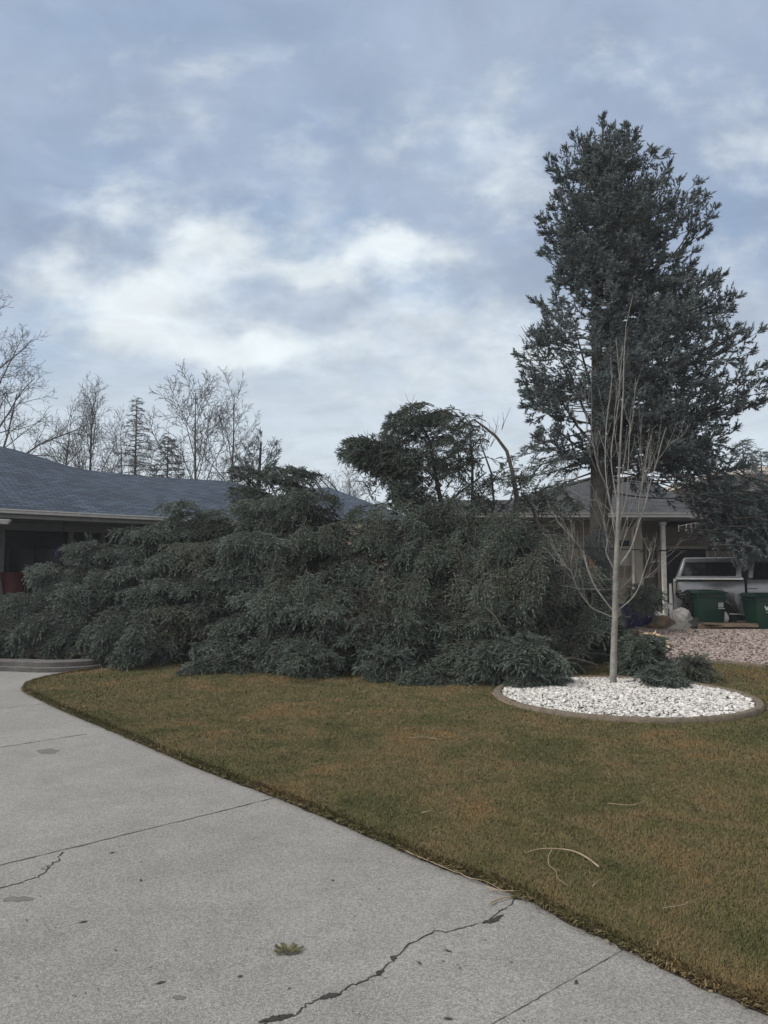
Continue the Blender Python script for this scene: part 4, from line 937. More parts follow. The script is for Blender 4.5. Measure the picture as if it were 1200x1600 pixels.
# bent tops standing out of the heap
SYB = 15.0
def B(px, py, dy=0): return P(px, py, SYB+dy)
b = MB()
b.tube([B(806, 830), B(808, 780), B(800, 735), B(792, 705), B(775, 682), B(758, 668), B(740, 655)], [.06, .05, .042, .036, .03, .025, .015], 8)
b.tube([B(742, 830, .2), B(738, 780, .2), B(738, 720, .2), B(734, 670, .2)], [.042, .035, .026, .015], 7)
b.tube([B(700, 830), B(690, 790), B(680, 740), B(672, 690), B(655, 655)], [.06, .05, .042, .03, .018], 8)
b.tube([B(655, 830, -.1), B(636, 780, -.1), B(622, 735, -.1), B(600, 705, -.1), B(570, 690, -.1)], [.055, .045, .035, .026, .015], 7)
b.tube([B(700, 785), B(720, 768), B(742, 752), B(760, 738)], [.03, .025, .02, .012], 6)
b.tube([B(760, 830, .1), B(772, 790, .1), B(768, 740, .1), B(750, 690, .1)], [.03, .025, .02, .012], 6)
b.tube([B(845, 830), B(830, 790, .1), B(815, 770, .1)], [.04, .03, .02], 6)
b.tube([B(690, 760), B(672, 740), B(650, 718), B(628, 700)], [.03, .022, .016, .01], 6)
b.build('leader', MAT['bark'], r2, smooth=True)
def clump(f, n, fn, S_fn, **k):
    for _ in range(n): T = fn(); f.bough(S_fn(T), T, **k)
def upper1():
    a_ = g.uniform(0, 1); px = 592+a_*148; topq = np.interp(px, [592, 605, 625, 650, 700, 735, 752], [672, 646, 629, 632, 642, 640, 668]); return B(px, topq+6+g.uniform(0, 1)**1.2*(88 if 620 < px < 740 else 40), g.normal(0, .45))
clump(f2, 92, upper1, lambda T: T+np.array([g.uniform(.3, .75)*(1 if T[0] < 1.1 else .45), g.normal(0, .3), g.uniform(-.3, .12)]), arch=.28, frac=.8, spread=.27, dens=.95, droop=.55, roll=.5, sl=.125, sr=.029, r0=.012, alt=.04)
def upper2():
    a_ = g.uniform(0, 1); px = 528+a_*105; topq = np.interp(px, [528, 545, 570, 600, 633], [688, 680, 681, 697, 725]); return B(px, topq+5+g.uniform(0, 1)*(22+70*a_*(1-.3*a_)), g.normal(0, .35))
clump(f2, 75, upper2, lambda T: T+np.array([g.uniform(.4, .8), g.normal(0, .25), g.uniform(-.45, -.1)]), arch=.22, frac=.8, spread=.26, dens=1.0, droop=.5, roll=.5, sl=.125, sr=.029, r0=.012, alt=.04)
def mid():
    return B(g.uniform(575, 790), 800-85*g.uniform(0, 1)**1.6, g.normal(0, .5))
clump(f2, 110, mid, lambda T: T+np.array([g.uniform(-.4, .5), g.normal(0, .3), g.uniform(-.35, .45)]), arch=.15, frac=.8, spread=.2, dens=.75, droop=.5, roll=.8, sl=.10, sr=.024, r0=.012, alt=.05)
clump(f2, 28, lambda: B(g.uniform(790, 900), g.uniform(742, 800), g.normal(0, .5)), lambda T: T+np.array([g.uniform(-.6, .5), g.normal(0, .3), g.uniform(-.5, .1)]), arch=.2, frac=.8, spread=.28, dens=.8, droop=.4, roll=.8, sl=.125, sr=.029, r0=.012, alt=.1)
for (tx, ty) in ((768,668),(772,676),(790,650),(778,660),(752,655),(640,628),(575,678)):
    for k in range(2): f2.segs([B(tx-6, ty+22), B(tx+random.uniform(-4, 4), ty+8), B(tx+random.uniform(-8, 10), ty-random.uniform(4, 14))], .008, .003)
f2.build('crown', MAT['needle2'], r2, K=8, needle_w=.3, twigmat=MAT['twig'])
r3, f3 = pile('fallen_spruce', 'deep green fallen spruce hanging in curtains between the bent leader and the bare young tree', 705, 915, [P(918, 905, 15.9), P(820, 905, 15.3), P(705, 930, 15)], MAT['needle2'], 63, hang=.7, alts=(.02, .22), lobe_step=58)
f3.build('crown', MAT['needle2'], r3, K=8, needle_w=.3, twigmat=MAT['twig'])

# broken boughs lying apart from the heap
def broken(cx, cy, rx, ry, label, seed, n=14, mat='needle', Y=None, fan=None, spread=.30, sl=.105, alt=.05, name='broken_bough'):
    g = np.random.default_rng(seed); base = G(cx, cy+ry*.8); Yb = Y or base[1]; s_ = Yb/F
    root = empty(name, (P(cx, 890, Yb)[0], Yb, LZ), label, 'broken bough', 'spruce boughs broken off around the heap'); f = Fol(seed)
    C0 = P(cx, cy, Yb); w, h = rx*s_, ry*s_
    st = C0+np.array([w*.9, .5, -h*.3]) if fan is None else C0+np.array(fan)*[w, 1, h]
    st[2] = max(st[2], .1)
    for i in range(n):
        a = g.uniform(0, 2*pi); rr = math.sqrt(g.uniform(0.05, 1)); T = C0+np.array([w*rr*cos(a)*.85, -abs(g.normal(0, .18))+.1, h*rr*sin(a)*.8]); T[2] = max(T[2], LZ+.03)
        f.bough(st+g.normal(0, .04, 3), T, arch=.25, frac=.72, spread=spread, dens=1.1, droop=.4, roll=.9, sl=sl, sr=.025, alt=alt+g.uniform(0, .1), bright=.08, r0=.014)
    f.build('foliage', MAT[mat], root, K=9)
    f.sticks('twigs', MAT['twig'], root)
    MB().tube([st+[.1, .1, -.02], (st+C0)/2+[0, 0, .05], C0], [.022, .018, .01], 7).build('limb', MAT['bark'], root, smooth=True)
    return root
broken(600, 1042, 44, 32, 'rounded blue-green clump of broken spruce standing forward on the lawn left of centre gap', 71, n=20)
broken(478, 1032, 44, 38, 'ragged broken spruce bough on the lawn edge with a bare twig beside it', 72, n=20)
broken(797, 1036, 62, 52, 'large grey-green broken spruce mass at the left end of the white stone ring', 73, n=34, spread=.36)
broken(862, 1062, 26, 20, 'small spruce sprig clump resting on the left part of the white stones', 74, n=9, spread=.2)
broken(1034, 1066, 36, 22, 'low dense spruce clump on the white stones right of the bare young trunk', 75, n=15, spread=.24)
broken(1000, 1030, 42, 46, 'tall dark spruce mass right behind the bare young trunk', 76, n=34, mat='needle2', Y=11.0, spread=.4)
broken(1080, 1050, 28, 24, 'thin twiggy spruce branch trailing over the right rear of the stone ring', 77, n=9, mat='needle2', Y=10.6, alt=.25)
broken(920, 1000, 66, 60, 'dark spruce mass filling the space just left of the bare young trunk', 78, n=38, mat='needle2', Y=12.6, spread=.45)
broken(915, 925, 46, 50, 'leafy spruce bough leaning on the splintered stump', 79, n=24, mat='needle2', Y=14.6, spread=.4)
broken(1005, 935, 40, 24, 'dark spruce bough behind the bare young tree by the navy tub', 80, n=14, mat='needle2', Y=15.4, spread=.4)
broken(650, 1068, 52, 8, 'flat green spruce sprays lying on the grass beside the rounded clump', 81, n=12, mat='needle2', spread=.2)
broken(330, 1050, 60, 8, 'low spruce sprays pressed along the grass under the left heap', 82, n=12, spread=.22)

# splintered stump
q = P(920, 905, 15.7); SP = empty('broken_stump', q*[1, 1, 0], 'splintered orange broken spruce stump behind the bare young tree', 'tree stump')
MB().tube([(q[0], q[1], 0), (q[0], q[1], 1.0), (q[0], q[1], 1.42)], [.24, .20, .18], 12).build('stump', MAT['bark'], SP, smooth=True)
b = MB(); gg = np.random.default_rng(3)
for i in range(26):
    a = gg.uniform(0, 2*pi); rr = .15*gg.uniform(.2, 1)**.5; h = gg.uniform(.15, .55)*(1 if cos(a) > -.2 else .6); x, y = q[0]+rr*cos(a), q[1]+rr*sin(a); l = gg.normal(0, .05, 2)
    b.tube([(x, y, 1.35), (x+l[0]*.5, y+l[1]*.5, 1.40+h*.6), (x+l[0], y+l[1], 1.42+h)], [gg.uniform(.02, .045), .018, .003], 4)
b.build('splinters', MAT['split'], SP)

# bare torn limbs showing in the heap
for nm, root_, lst in (('limb', r2, [((690,1040),(705,1000),(700,950))]), ('limb', r3, [((695,930),(697,945),(696,962)),((760,950),(775,965),(786,985))]), ('limb', r1, [((395,1000),(420,985),(432,960))])):
    for tr_ in lst:
        w = []
        for x_, y_ in tr_: Yb = G(x_, boty(x_), LZ)[1]+.35; w.append(P(x_, y_, Yb))
        MB().tube(smooth_path(w, 4), list(np.linspace(.014, .007, 4*(len(w)-1)+1)), 6).build(nm, MAT['twig'], root_, smooth=True)
# dead twigs in the heap
f = Fol(90); g = np.random.default_rng(90)
for i in range(170):
    px = g.choice([g.uniform(500, 640), g.uniform(630, 720), g.uniform(850, 900)], p=[.6, .25, .15]); py = g.uniform(935, 1045); S = P(px, py, G(px, boty(px))[1]+.2+g.uniform(0, .6)); S[2] = max(S[2], .06)
    d = nrm(g.normal(0, 1, 3)*[1, .4, .7]+[0, -.3, .35]); l = g.uniform(.15, .6); p1 = S+d*l*.5+g.normal(0, .03, 3); p2 = S+d*l+g.normal(0, .06, 3)
    f.segs([S, p1, p2], .006, .0025)
    for k in range(3): e = p1+(p2-p1)*g.uniform(0, 1); f.segs([e, e+nrm(d+g.normal(0, .6, 3))*g.uniform(.06, .2)], .003, .0015)
o = f.sticks('dead_twigs', MAT['twig'], None); tag(o, 'tangle of thin brown dead twigs in front of the middle heap', 'twigs', kind='stuff')

# ------------------------------------------------------------------ bare young tree
YT = empty('young_tree', G(958, 1077), 'slender pale-barked leafless young tree growing in the white stone bed', 'tree')
YY = float(YT.location[1])
def Q(px, py, dy=0): return P(px, py, YY+dy)
b = MB()
b.tube([Q(958, 1080), Q(958, 1066), Q(959, 1020), Q(961, 960), Q(962, 900), Q(964, 850), Q(966, 800), Q(967, 740), Q(970, 680), Q(974, 610), Q(975, 560), Q(978, 510), Q(989, 460)],
       [.066, .047, .043, .040, .036, .032, .024, .018, .013, .009, .006, .004, .0025], 12)
b.build('trunk', MAT['palebark'], YT, smooth=True)
BRS = [([(955,964),(940,957),(925,950),(914,937),(905,925),(898,908),(893,893),(892,880),(888,869)], .016),
 ([(958,955),(945,938),(932,920),(922,900),(916,882),(913,868),(904,852),(890,836),(868,812)], .015),
 ([(962,956),(975,946),(988,934),(998,918),(1004,900),(1010,882),(1015,868),(1014,857)], .015),
 ([(964,888),(978,870),(988,852),(994,832),(1000,812),(1008,790),(1014,762),(1026,722),(1034,690),(1041,668)], .026),
 ([(999,815),(998,790),(1002,765),(1006,740),(1011,712),(1014,690)], .012),
 ([(962,893),(952,875),(947,862),(949,846),(946,830),(944,812)], .018),
 ([(964,850),(958,820),(954,790),(948,760),(936,735),(928,700),(924,660),(925,630)], .014),
 ([(964,830),(957,800),(950,770),(946,730),(946,690),(949,650),(955,600),(957,585)], .016),
 ([(966,790),(960,760),(955,720),(958,680),(965,640),(968,600),(965,560),(963,530)], .015),
 ([(967,820),(975,795),(980,770),(982,720),(984,680),(990,640),(993,590)], .014),
 ([(966,850),(976,820),(985,795),(996,770),(1010,745),(1020,722)], .011),
 ([(965,840),(972,800),(972,750),(978,700),(986,660)], .012),
 ([(968,720),(962,690),(960,650),(966,610),(972,560)], .011),
 ([(954,800),(945,790),(930,782),(914,780),(902,772)], .008),
 ([(958,855),(948,840),(944,820),(943,806)], .008),
 ([(966,870),(974,845),(980,830)], .007),
 ([(932,736),(922,712),(912,690),(905,670)], .006),
 ([(928,700),(918,670),(915,640)], .005),
 ([(893,893),(884,885),(874,876)], .006),
 ([(913,868),(905,872),(895,866)], .005),
 ([(1010,882),(1020,878),(1030,877)], .004),
 ([(1004,903),(1015,902),(1024,901)], .004),
 ([(961,920),(945,922),(930,920)], .004), ([(961,905),(945,906),(925,902)], .004),
 ([(962,925),(975,915),(986,905)], .006),
 ([(1014,762),(1004,735),(1001,700),(1002,670)], .006), ([(1026,722),(1038,705),(1052,690),(1068,680)], .005)]
gy = np.random.default_rng(4)
A_, B_, ra_, rb_ = [], [], [], []
for pts, r0 in BRS:
    n = len(pts); dep = gy.normal(0, .35)*(n-1)/8; w = [Q(x, y, dep*(i/(n-1))) for i, (x, y) in enumerate(pts)]
    r0 *= .62; rs = list(np.linspace(r0, max(r0*.28, .0028), n)); w2 = smooth_path(w, 3); rs2 = list(np.interp(np.linspace(0, 1, len(w2)), np.linspace(0, 1, n), rs))
    MB().tube(w2, rs2, 7).build('branch', MAT['palebark'], YT, smooth=True)
    for k in range(int(3+len(w)*.9)):
        t = gy.uniform(.25, 1)*(n-1); i = min(int(t), n-2); p0 = w[i]+(w[i+1]-w[i])*(t-i); d0 = nrm(w[i+1]-w[i]); d = nrm(d0+gy.normal(0, .33, 3)+[0, 0, .7]); l = gy.uniform(.10, .62)
        m1 = p0+d*l*.5; m2 = m1+nrm(d+[0, 0, .3]+gy.normal(0, .1, 3))*l*.5
        A_ += [p0, m1]; B_ += [m1, m2]; ra_ += [.0034, .0026]; rb_ += [.0026, .0014]
        if l > .25:
            for _ in range(2): e = nrm(d+gy.normal(0, .5, 3)); s_ = m1+(m2-m1)*gy.uniform(0, 1); A_.append(s_); B_.append(s_+e*gy.uniform(.05, .14)); ra_.append(.0022); rb_.append(.0012)
stick_mesh('twigs', np.array(A_), np.array(B_), np.array(ra_), np.array(rb_), MAT['palebark'], YT)

# ------------------------------------------------------------------ pickup truck (faces right, runs out of the frame)
TY = 18.0
XR = P(1052, 900, TY)[0]
TR = empty('pickup_truck', (XR, TY, .045), 'silver pickup truck with a camper shell parked behind the green carts', 'truck')
XR = P(1052, 900, TY)[0]                                  # tail end
z0 = .045
def tz(py): return P(1100, py, TY)[2]
YAW = R(21)
def tx(px, py=900):
    u_ = P(px, py, TY)[0]/TY; return XR+(u_*TY-XR)/(cos(YAW)+u_*sin(YAW))
bed_l = tx(1163)-XR
def loft(b, prof_fn, xs, n=1):
    rings = []
    for x in xs:
        rings.append([b.bm.verts.new((x, y, z)) for y, z in prof_fn(x)])
    for r1_, r2_ in zip(rings, rings[1:]):
        for i in range(len(r1_)): j = (i+1) % len(r1_); b.bm.faces.new((r1_[i], r1_[j], r2_[j], r2_[i]))
    b.bm.faces.new(rings[0][::-1]); b.bm.faces.new(rings[-1])
W_ = 1.98
def side_prof(zb, zt, yo0=0, tumble=.0, wid=W_):
    """cross-section of a body box with a soft shoulder"""
    y0 = TY+yo0; y1 = TY+wid-yo0; zm = zb+(zt-zb)*.62
    return [(y0+.06, zb), (y0+.005, zb+.10), (y0, zm), (y0+.015, zt-.16), (y0+.035, zt-.05), (y0+.07+tumble, zt), (y1-.07-tumble, zt), (y1-.035, zt-.05), (y1-.015, zt-.16), (y1, zm), (y1-.005, zb+.10), (y1-.06, zb)]
zr = tz(960); zbed = tz(905)
# bed, built in lengths so the rear wheel opening stays open
wx = XR+.98; wr = .46; wz = .41+z0
def bed_bottom(x):
    d = abs(x-wx); 
    return max(zr, wz+math.sqrt(max(wr*wr-d*d, 0))) if d < wr else zr
xs = sorted(set([XR, XR+.03, XR+.08, XR+.16]+list(np.linspace(XR+.25, XR+bed_l, 34))+[wx-wr, wx+wr]))
b = MB()
def bprof(x):
    e = max(0, 1-(x-XR)/.16)**2*.07; p = side_prof(bed_bottom(x), zbed, e); return p
loft(b, bprof, xs); b.build('cargo_bed', MAT['silver'], TR, smooth=True)
# camper shell
sh0, sh1 = tx(1056), tx(1160); zsb = tz(903.5); zst = tz(871)
b = MB()
b.hexa([(sh0, TY+.03, zsb), (sh1, TY+.03, zsb), (sh1, TY+W_-.03, zsb), (sh0, TY+W_-.03, zsb)], [(tx(1069), TY+.17, zst), (sh1-.02, TY+.17, zst), (sh1-.02, TY+W_-.17, zst), (tx(1069), TY+W_-.17, zst)], .05)
sh = b.build('camper_shell', MAT['silver'], TR, smooth=True)
def onshell(x, z, out=.006): t = (z-zsb)/(zst-zsb); return (x, TY+.03+.14*t-out, z)
zw0, zw1 = tz(900), tz(878.5)
b = MB(); b.prism([onshell(tx(1063.5), zw0), onshell(tx(1150), zw0), onshell(tx(1153), zw1), onshell(tx(1072), zw1)], (0, .012, 0)); wn = b.build('side_window', MAT['autoglass'], sh)
b = MB(); b.prism([onshell(tx(1108), zw0, .012), onshell(tx(1110), zw0, .012), onshell(tx(1113), zw1, .012), onshell(tx(1111), zw1, .012)], (0, .008, 0)); b.build('window_divider', MAT['blackplastic'], wn)
b = MB(); b.box(((sh0+sh1)/2, TY+.03, zsb-.005), (sh1-sh0+.04, .07, .075), bev=.015); b.build('shell_rail', MAT['chrome'], sh)
b = MB(); b.box(((sh0+sh1)/2, TY+.035, zsb-.055), (sh1-sh0+.02, .05, .022)); b.build('seal', MAT['rubber'], sh)
# cab with pillars following the doors
c0, c1 = tx(1167), tx(1167)+2.15; zc = tz(868); zbelt = tz(905)
b = MB(); loft(b, lambda x: side_prof(zr, zbelt+.02, 0), list(np.linspace(c0, c1+1.25, 16))); cab = b.build('cab', MAT['silver'], TR, smooth=True)
b = MB(); b.hexa([(c0, TY+.05, zbelt+.015), (c1+.35, TY+.05, zbelt+.015), (c1+.35, TY+W_-.05, zbelt+.015), (c0, TY+W_-.05, zbelt+.015)], [(c0+.10, TY+.20, zc), (c1-.35, TY+.20, zc), (c1-.35, TY+W_-.20, zc), (c0+.10, TY+W_-.20, zc)], .07); b.build('roof', MAT['silver'], cab, smooth=True)
def oncab(x, z, out=.01): t = (z-zbelt)/(zc-zbelt); return (x, TY+.05+.15*t-out, z)
for (xa, xb, ra2, rb2) in ((tx(1176), tx(1176)+.80, .02, -.03), (tx(1176)+.95, tx(1176)+1.75, .02, -.35)):
    b = MB(); b.prism([oncab(xa, tz(905)), oncab(xb, tz(905)), oncab(xb+rb2, tz(878)), oncab(xa+.05+ra2, tz(878))], (0, .02, 0)); b.build('door_window', MAT['autoglass'], cab)
b = MB(); b.tube([(tx(1173, 875), TY+.13, tz(872)), (tx(1167), TY+.03, tz(893)), (tx(1164.5), TY-.004, tz(906)), (tx(1164.5), TY-.004, tz(925)), (tx(1167), TY-.004, tz(942)), (tx(1172), TY+.005, tz(956))], .016, 6); b.build('door_seam', MAT['rubber'], cab)
b = MB(); b.box((tx(1164)-.015, TY+.9, 1.0), (.05, 1.6, 1.1)); b.build('cab_gap', MAT['rubber'], cab)
b = MB(); b.box((tx(1175.5), TY-.03, tz(917.5)), (.20, .035, .035), bev=.012); b.build('door_handle', MAT['chrome'], cab, smooth=True)
b = MB(); b.box(((tx(1137)+c1)/2, TY-.004, tz(957.5)), (c1-tx(1137), .02, .03), bev=.006); b.build('rocker_trim', MAT['chrome'], TR)
b = MB(); b.hexa([(c1+.3, TY+.06, zr+.05), (c1+1.9, TY+.1, zr+.05), (c1+1.9, TY+W_-.1, zr+.05), (c1+.3, TY+W_-.06, zr+.05)], [(c1+.3, TY+.1, zbelt+.0), (c1+1.8, TY+.2, zbelt-.12), (c1+1.8, TY+W_-.2, zbelt-.12), (c1+.3, TY+W_-.1, zbelt)], .06); b.build('hood', MAT['silver'], TR, smooth=True)
b = MB(); b.box((XR+2.9, TY+1, zr-.06), (5.4, 1.2, .14), bev=.03); b.build('chassis', MAT['blackplastic'], TR)
for sx in (wx, c1+.75):
    for sy in (TY+.16, TY+W_-.16):
        b = MB(); b.lathe([(.22, -.13), (.36, -.13), (.40, -.10), (.405, 0), (.40, .10), (.36, .13), (.22, .13)], (sx, sy, .405+z0), 'Y', 28, cap=False); wh = b.build('wheel', MAT['rubber'], TR, smooth=True)
        b = MB(); b.lathe([(.22, -.10), (.19, -.06), (.06, -.09), (.02, -.10)], (sx, sy, .405+z0), 'Y', 20); b.build('rim', MAT['chrome'], wh, smooth=True)
b = MB(); b.box((XR+.025, TY+.05, tz(918)), (.055, .10, .34), bev=.015); b.build('tail_light', MAT['trim'], TR, smooth=True)
b = MB(); b.box((XR-.08, TY+1, .62), (.14, 1.9, .18), bev=.03); b.build('bumper', MAT['chrome'], TR, smooth=True)

TR.rotation_euler = (0, 0, -YAW)
# ------------------------------------------------------------------ wheeled carts
def cart(px, ytop, Y, label, mark, rz=0.0):
    x = P(px, 890, Y)[0]; zt = P(px, ytop, Y)[2]; base = .045; H = zt-base-.05
    root = empty('wheeled_cart', (x, Y+.38, base), label, 'rubbish cart', 'green wheeled carts by the truck')
    yf = Y; w0, w1, d0, d1 = .26, .335, .52, .68
    b = MB(); b.hexa([(x-w0, yf+.06, base+.03), (x+w0, yf+.06, base+.03), (x+w0, yf+.06+d0, base+.03), (x-w0, yf+.06+d0, base+.03)], [(x-w1, yf, base+H), (x+w1, yf, base+H), (x+w1, yf+d1, base+H), (x-w1, yf+d1, base+H)], .03)
    b.build('cart_body', MAT['binGreen'], root, smooth=True)
    b = MB(); b.box((x, yf+d1/2, base+H-.09), (2*w1+.01, d1+.01, .03), bev=.006).box((x, yf+.012, base+H*.63), (.50, .016, .012)); b.build('rim_band', MAT['binGreen'], root)
    b = MB(); zl = base+H
    b.hexa([(x-w1-.045, yf-.05, zl), (x+w1+.045, yf-.05, zl), (x+w1+.045, yf+d1+.05, zl), (x-w1-.045, yf+d1+.05, zl)], [(x-w1+.02, yf+.01, zl+.05), (x+w1-.02, yf+.01, zl+.05), (x+w1-.02, yf+d1, zl+.075), (x-w1+.02, yf+d1, zl+.075)], .015)
    b.box((x, yf+d1/2, zl+.066), (.34, .5, .012), bev=.005); b.build('lid', MAT['binLid'], root, smooth=True)
    b = MB(); b.tube([(x-.28, yf+d1+.06, zl-.03), (x+.28, yf+d1+.06, zl-.03)], .016, 8); b.build('handle', MAT['binLid'], root, smooth=True)
    for s_ in (-1, 1):
        b = MB(); b.lathe([(.04, -.03), (.125, -.03), (.13, 0), (.125, .03), (.04, .03)], (x+s_*.30, yf+d0+.1, base+.13), 'X', 18); b.build('wheel', MAT['rubber'], root, smooth=True)
    def fy(z): return yf+.06*(1-(z-base)/H)-.008
    b = MB()
    def stroke(p, q_, t=.022):
        (xa, za), (xb, zb) = p, q_; dx_, dz_ = xb-xa, zb-za; l = math.hypot(dx_, dz_); nx, nz_ = -dz_/l*t/2, dx_/l*t/2
        b.prism([(x+xa+nx, fy(za), za+nz_), (x+xa-nx, fy(za), za-nz_), (x+xb-nx, fy(zb), zb-nz_), (x+xb+nx, fy(zb), zb+nz_)], (0, .006, 0))
    if mark == 'W':
        z1_, z2_ = base+H*.70, base+H*.79; pts = [(-.135, z2_), (-.10, z1_), (-.07, z2_-.02), (-.04, z1_), (-.005, z2_)]
        for p, q_ in zip(pts, pts[1:]): stroke(p, q_, .026)
        pts = [(.015, z1_), (.04, z2_), (.075, z1_+.02), (.11, z2_), (.135, z1_)]
        bb = b; b = MB()
        for p, q_ in zip(pts, pts[1:]): stroke(p, q_, .026)
        b.build('logo_letter', MAT['chrome'], root); b = bb
        stroke((-.11, z1_-.045), (.14, z1_-.045), .010); b.build('logo', MAT['white'], root)
    else:
        cx_, cz_ = .20, base+H*.74
        for p, q_ in (((cx_-.05, cz_+.05), (cx_+.05, cz_+.05)), ((cx_-.05, cz_-.04), (cx_+.05, cz_-.04)), ((cx_-.045, cz_+.05), (cx_-.045, cz_-.04)), ((cx_+.045, cz_+.05), (cx_+.045, cz_-.04)), ((cx_-.03, cz_+.03), (cx_+.03, cz_-.02)), ((cx_-.03, cz_-.02), (cx_+.03, cz_+.03)), ((cx_-.06, cz_-.075), (cx_+.09, cz_-.075))): stroke(p, q_, .012)
        b.build('sticker', MAT['white'], root)
    return root
cart(1111, 924, 16.9, 'green wheeled cart with a small white sticker in front of the camper shell', 'S')
cart(1203, 929, 16.2, 'green wheeled cart with a white W logo cut by the right frame edge', 'W')
q = P(1115, 920, 17.2)
b = MB(); b.box((q[0], 17.25, P(1111, 924, 16.9)[2]+.035), (.30, .34, .02), (0, .03, .1), .006); o = b.build('paper_scrap', MAT['sheet']); tag(o, 'pale paper lying on the lid of the left green cart', 'paper')

# ------------------------------------------------------------------ clutter behind the gravel
def solid(name, label, cat, mat, mb): o = mb.build(name, MAT[mat], smooth=True); return tag(o, label, cat)
def crumple(name, label, cat, px, py, Y, rx, rz_, mat, seed, ry=.4, ph=2.2):
    g = np.random.default_rng(seed); c = P(px, py, Y); n, m = 26, 16; b = MB(); vsx = []
    k = g.normal(0, 1, (6, 3)); phs = g.uniform(0, 6, 6)
    for i in range(m+1):
        th = pi*i/m/1.0*.5+.0; row = []
        for j in range(n):
            a = 2*pi*j/n; d = np.array([cos(a)*sin(th), sin(a)*sin(th), cos(th)])
            r_ = 1+sum(.10*sin(3.2*float(np.dot(k[q_], d))+phs[q_]) for q_ in range(6))+g.normal(0, .02)
            row.append(b.bm.verts.new((c[0]+d[0]*rx*r_, c[1]+d[1]*ry*r_, c[2]+d[2]*rz_*r_-.0)))
        vsx.append(row)
    for i in range(m):
        for j in range(n): b.bm.faces.new((vsx[i][j], vsx[i][(j+1) % n], vsx[i+1][(j+1) % n], vsx[i+1][j]))
    bmesh.ops.remove_doubles(b.bm, verts=b.bm.verts, dist=1e-4)
    o = b.build(name, MAT[mat]); return tag(o, label, cat)
gz16 = .05
# crumpled sheeting: a folded panel and a rounded bag
b = MB(); gS = np.random.default_rng(8); n, m = 14, 10; grid = []
for i in range(n+1):
    row = []
    for j in range(m+1):
        s_, t_ = i/n, j/m; px = 1042+s_*44+t_*4-6*(1-t_); py = 985-16*s_*0-26*t_*(.6+.4*s_)+6*s_; row.append(b.bm.verts.new(P(px, py, 16.35+.35*t_+.05*sin(5*s_+3*t_)+gS.normal(0, .012))))
    grid.append(row)
for i in range(n):
    for j in range(m): b.bm.faces.new((grid[i][j], grid[i+1][j], grid[i+1][j+1], grid[i][j+1]))
bmesh.ops.solidify(b.bm, geom=b.bm.faces[:], thickness=.02)
o = b.build('plastic_sheet', MAT['sheet'], smooth=True); tag(o, 'crumpled whitish sheeting with a dark underside propped beside the left green cart', 'sheeting')
crumple('white_bag', 'rounded white bag bulging above the crumpled sheeting', 'bag', 1064, 972, 16.9, .21, .30, 'sheet', 5, ry=.25)
crumple('grey_bag', 'dull grey bag slumped at the left end of the clutter', 'bag', 1030, 985, 16.7, .28, .28, 'card', 6, ry=.25)
crumple('dark_bag', 'dark crumpled bag tucked between the sheeting and the left cart', 'bag', 1085, 990, 16.6, .18, .30, 'blackplastic', 9, ry=.2)
q = P(1035, 963, 16.8); solid('white_box', 'small flat white box tilted on top of the clutter left of the round bag', 'box', 'white', MB().box(q, (.30, .22, .10), (.2, .45, .2), .01).box(q+[-.01, -.115, .0], (.2, .006, .02), (.2, .45, .2)))
b = MB(); q = P(1003, 972, 16.9); b.hexa([(q[0]-.30, q[1], .3), (q[0]+.22, q[1], .3), (q[0]+.22, q[1]+.4, .3), (q[0]-.30, q[1]+.4, .3)], [(q[0]-.36, q[1]-.03, .78), (q[0]+.28, q[1]-.03, .78), (q[0]+.28, q[1]+.45, .78), (q[0]-.36, q[1]+.45, .78)], .03).box((q[0]-.04, q[1]+.2, .79), (.72, .54, .05), bev=.015).box((q[0]-.04, q[1]+.2, .17), (.6, .45, .26), bev=.02)
solid('navy_tub', 'navy blue storage tub half hidden right of the bare young tree', 'tub', 'navy', b)
q = P(1013, 951, 16.8); solid('tub_clutter', 'small pale round jug on top of the navy tub', 'jug', 'sheet', MB().lathe([(.05, 0), (.09, .03), (.10, .12), (.06, .17), (.03, .19), (.03, .23)], (q[0], 17.0, .815), n=14).tube([(q[0]+.09, 17, .93), (q[0]+.14, 17, .96), (q[0]+.07, 17, 1.0)], .012, 6))
b = MB(); q0 = P(1090, 990, 16.3); bx0, bx1 = P(1088, 980, 16.35)[0], P(1186, 980, 16.35)[0]
zc0 = .05; zc1 = P(1130, 974, 16.35)[2]
for (xa, xb, ya, yb_) in ((bx0+.35, bx1-.05, 16.30, 16.32), (bx0+.35, bx1-.05, 16.68, 16.70), (bx0+.35, bx0+.37, 16.322, 16.678), (bx1-.07, bx1-.05, 16.322, 16.678)): b.box(((xa+xb)/2, (ya+yb_)/2, (zc0+zc1)/2), (xb-xa, yb_-ya, zc1-zc0))
b.box(((bx0+bx1)/2+.15, 16.5, zc0+.012), (bx1-bx0-.42, .36, .02)); b.prism([(bx0+.35, 16.298, zc1), (bx1-.05, 16.298, zc1), (bx1-.1, 16.15, zc1-.07), (bx0+.25, 16.15, zc1-.06)], (0, 0, .008))
solid('cardboard_box', 'flattened open brown cardboard box between the two green carts', 'box', 'card', b)
solid('cardboard_scrap', 'dark brown carton lying under the left green cart', 'carton', 'card', MB().hexa([(bx0, 16.2, .05), (bx0+.55, 16.15, .05), (bx0+.6, 16.42, .05), (bx0+.05, 16.5, .05)], [(bx0+.03, 16.22, .40), (bx0+.50, 16.18, .36), (bx0+.55, 16.4, .38), (bx0+.08, 16.46, .42)], .01).box((bx0+.3, 16.25, .42), (.45, .2, .006), (.1, .1, .1)))
a0, a1 = P(1049, 952, 17.2), P(1047.5, 912, 17.3)
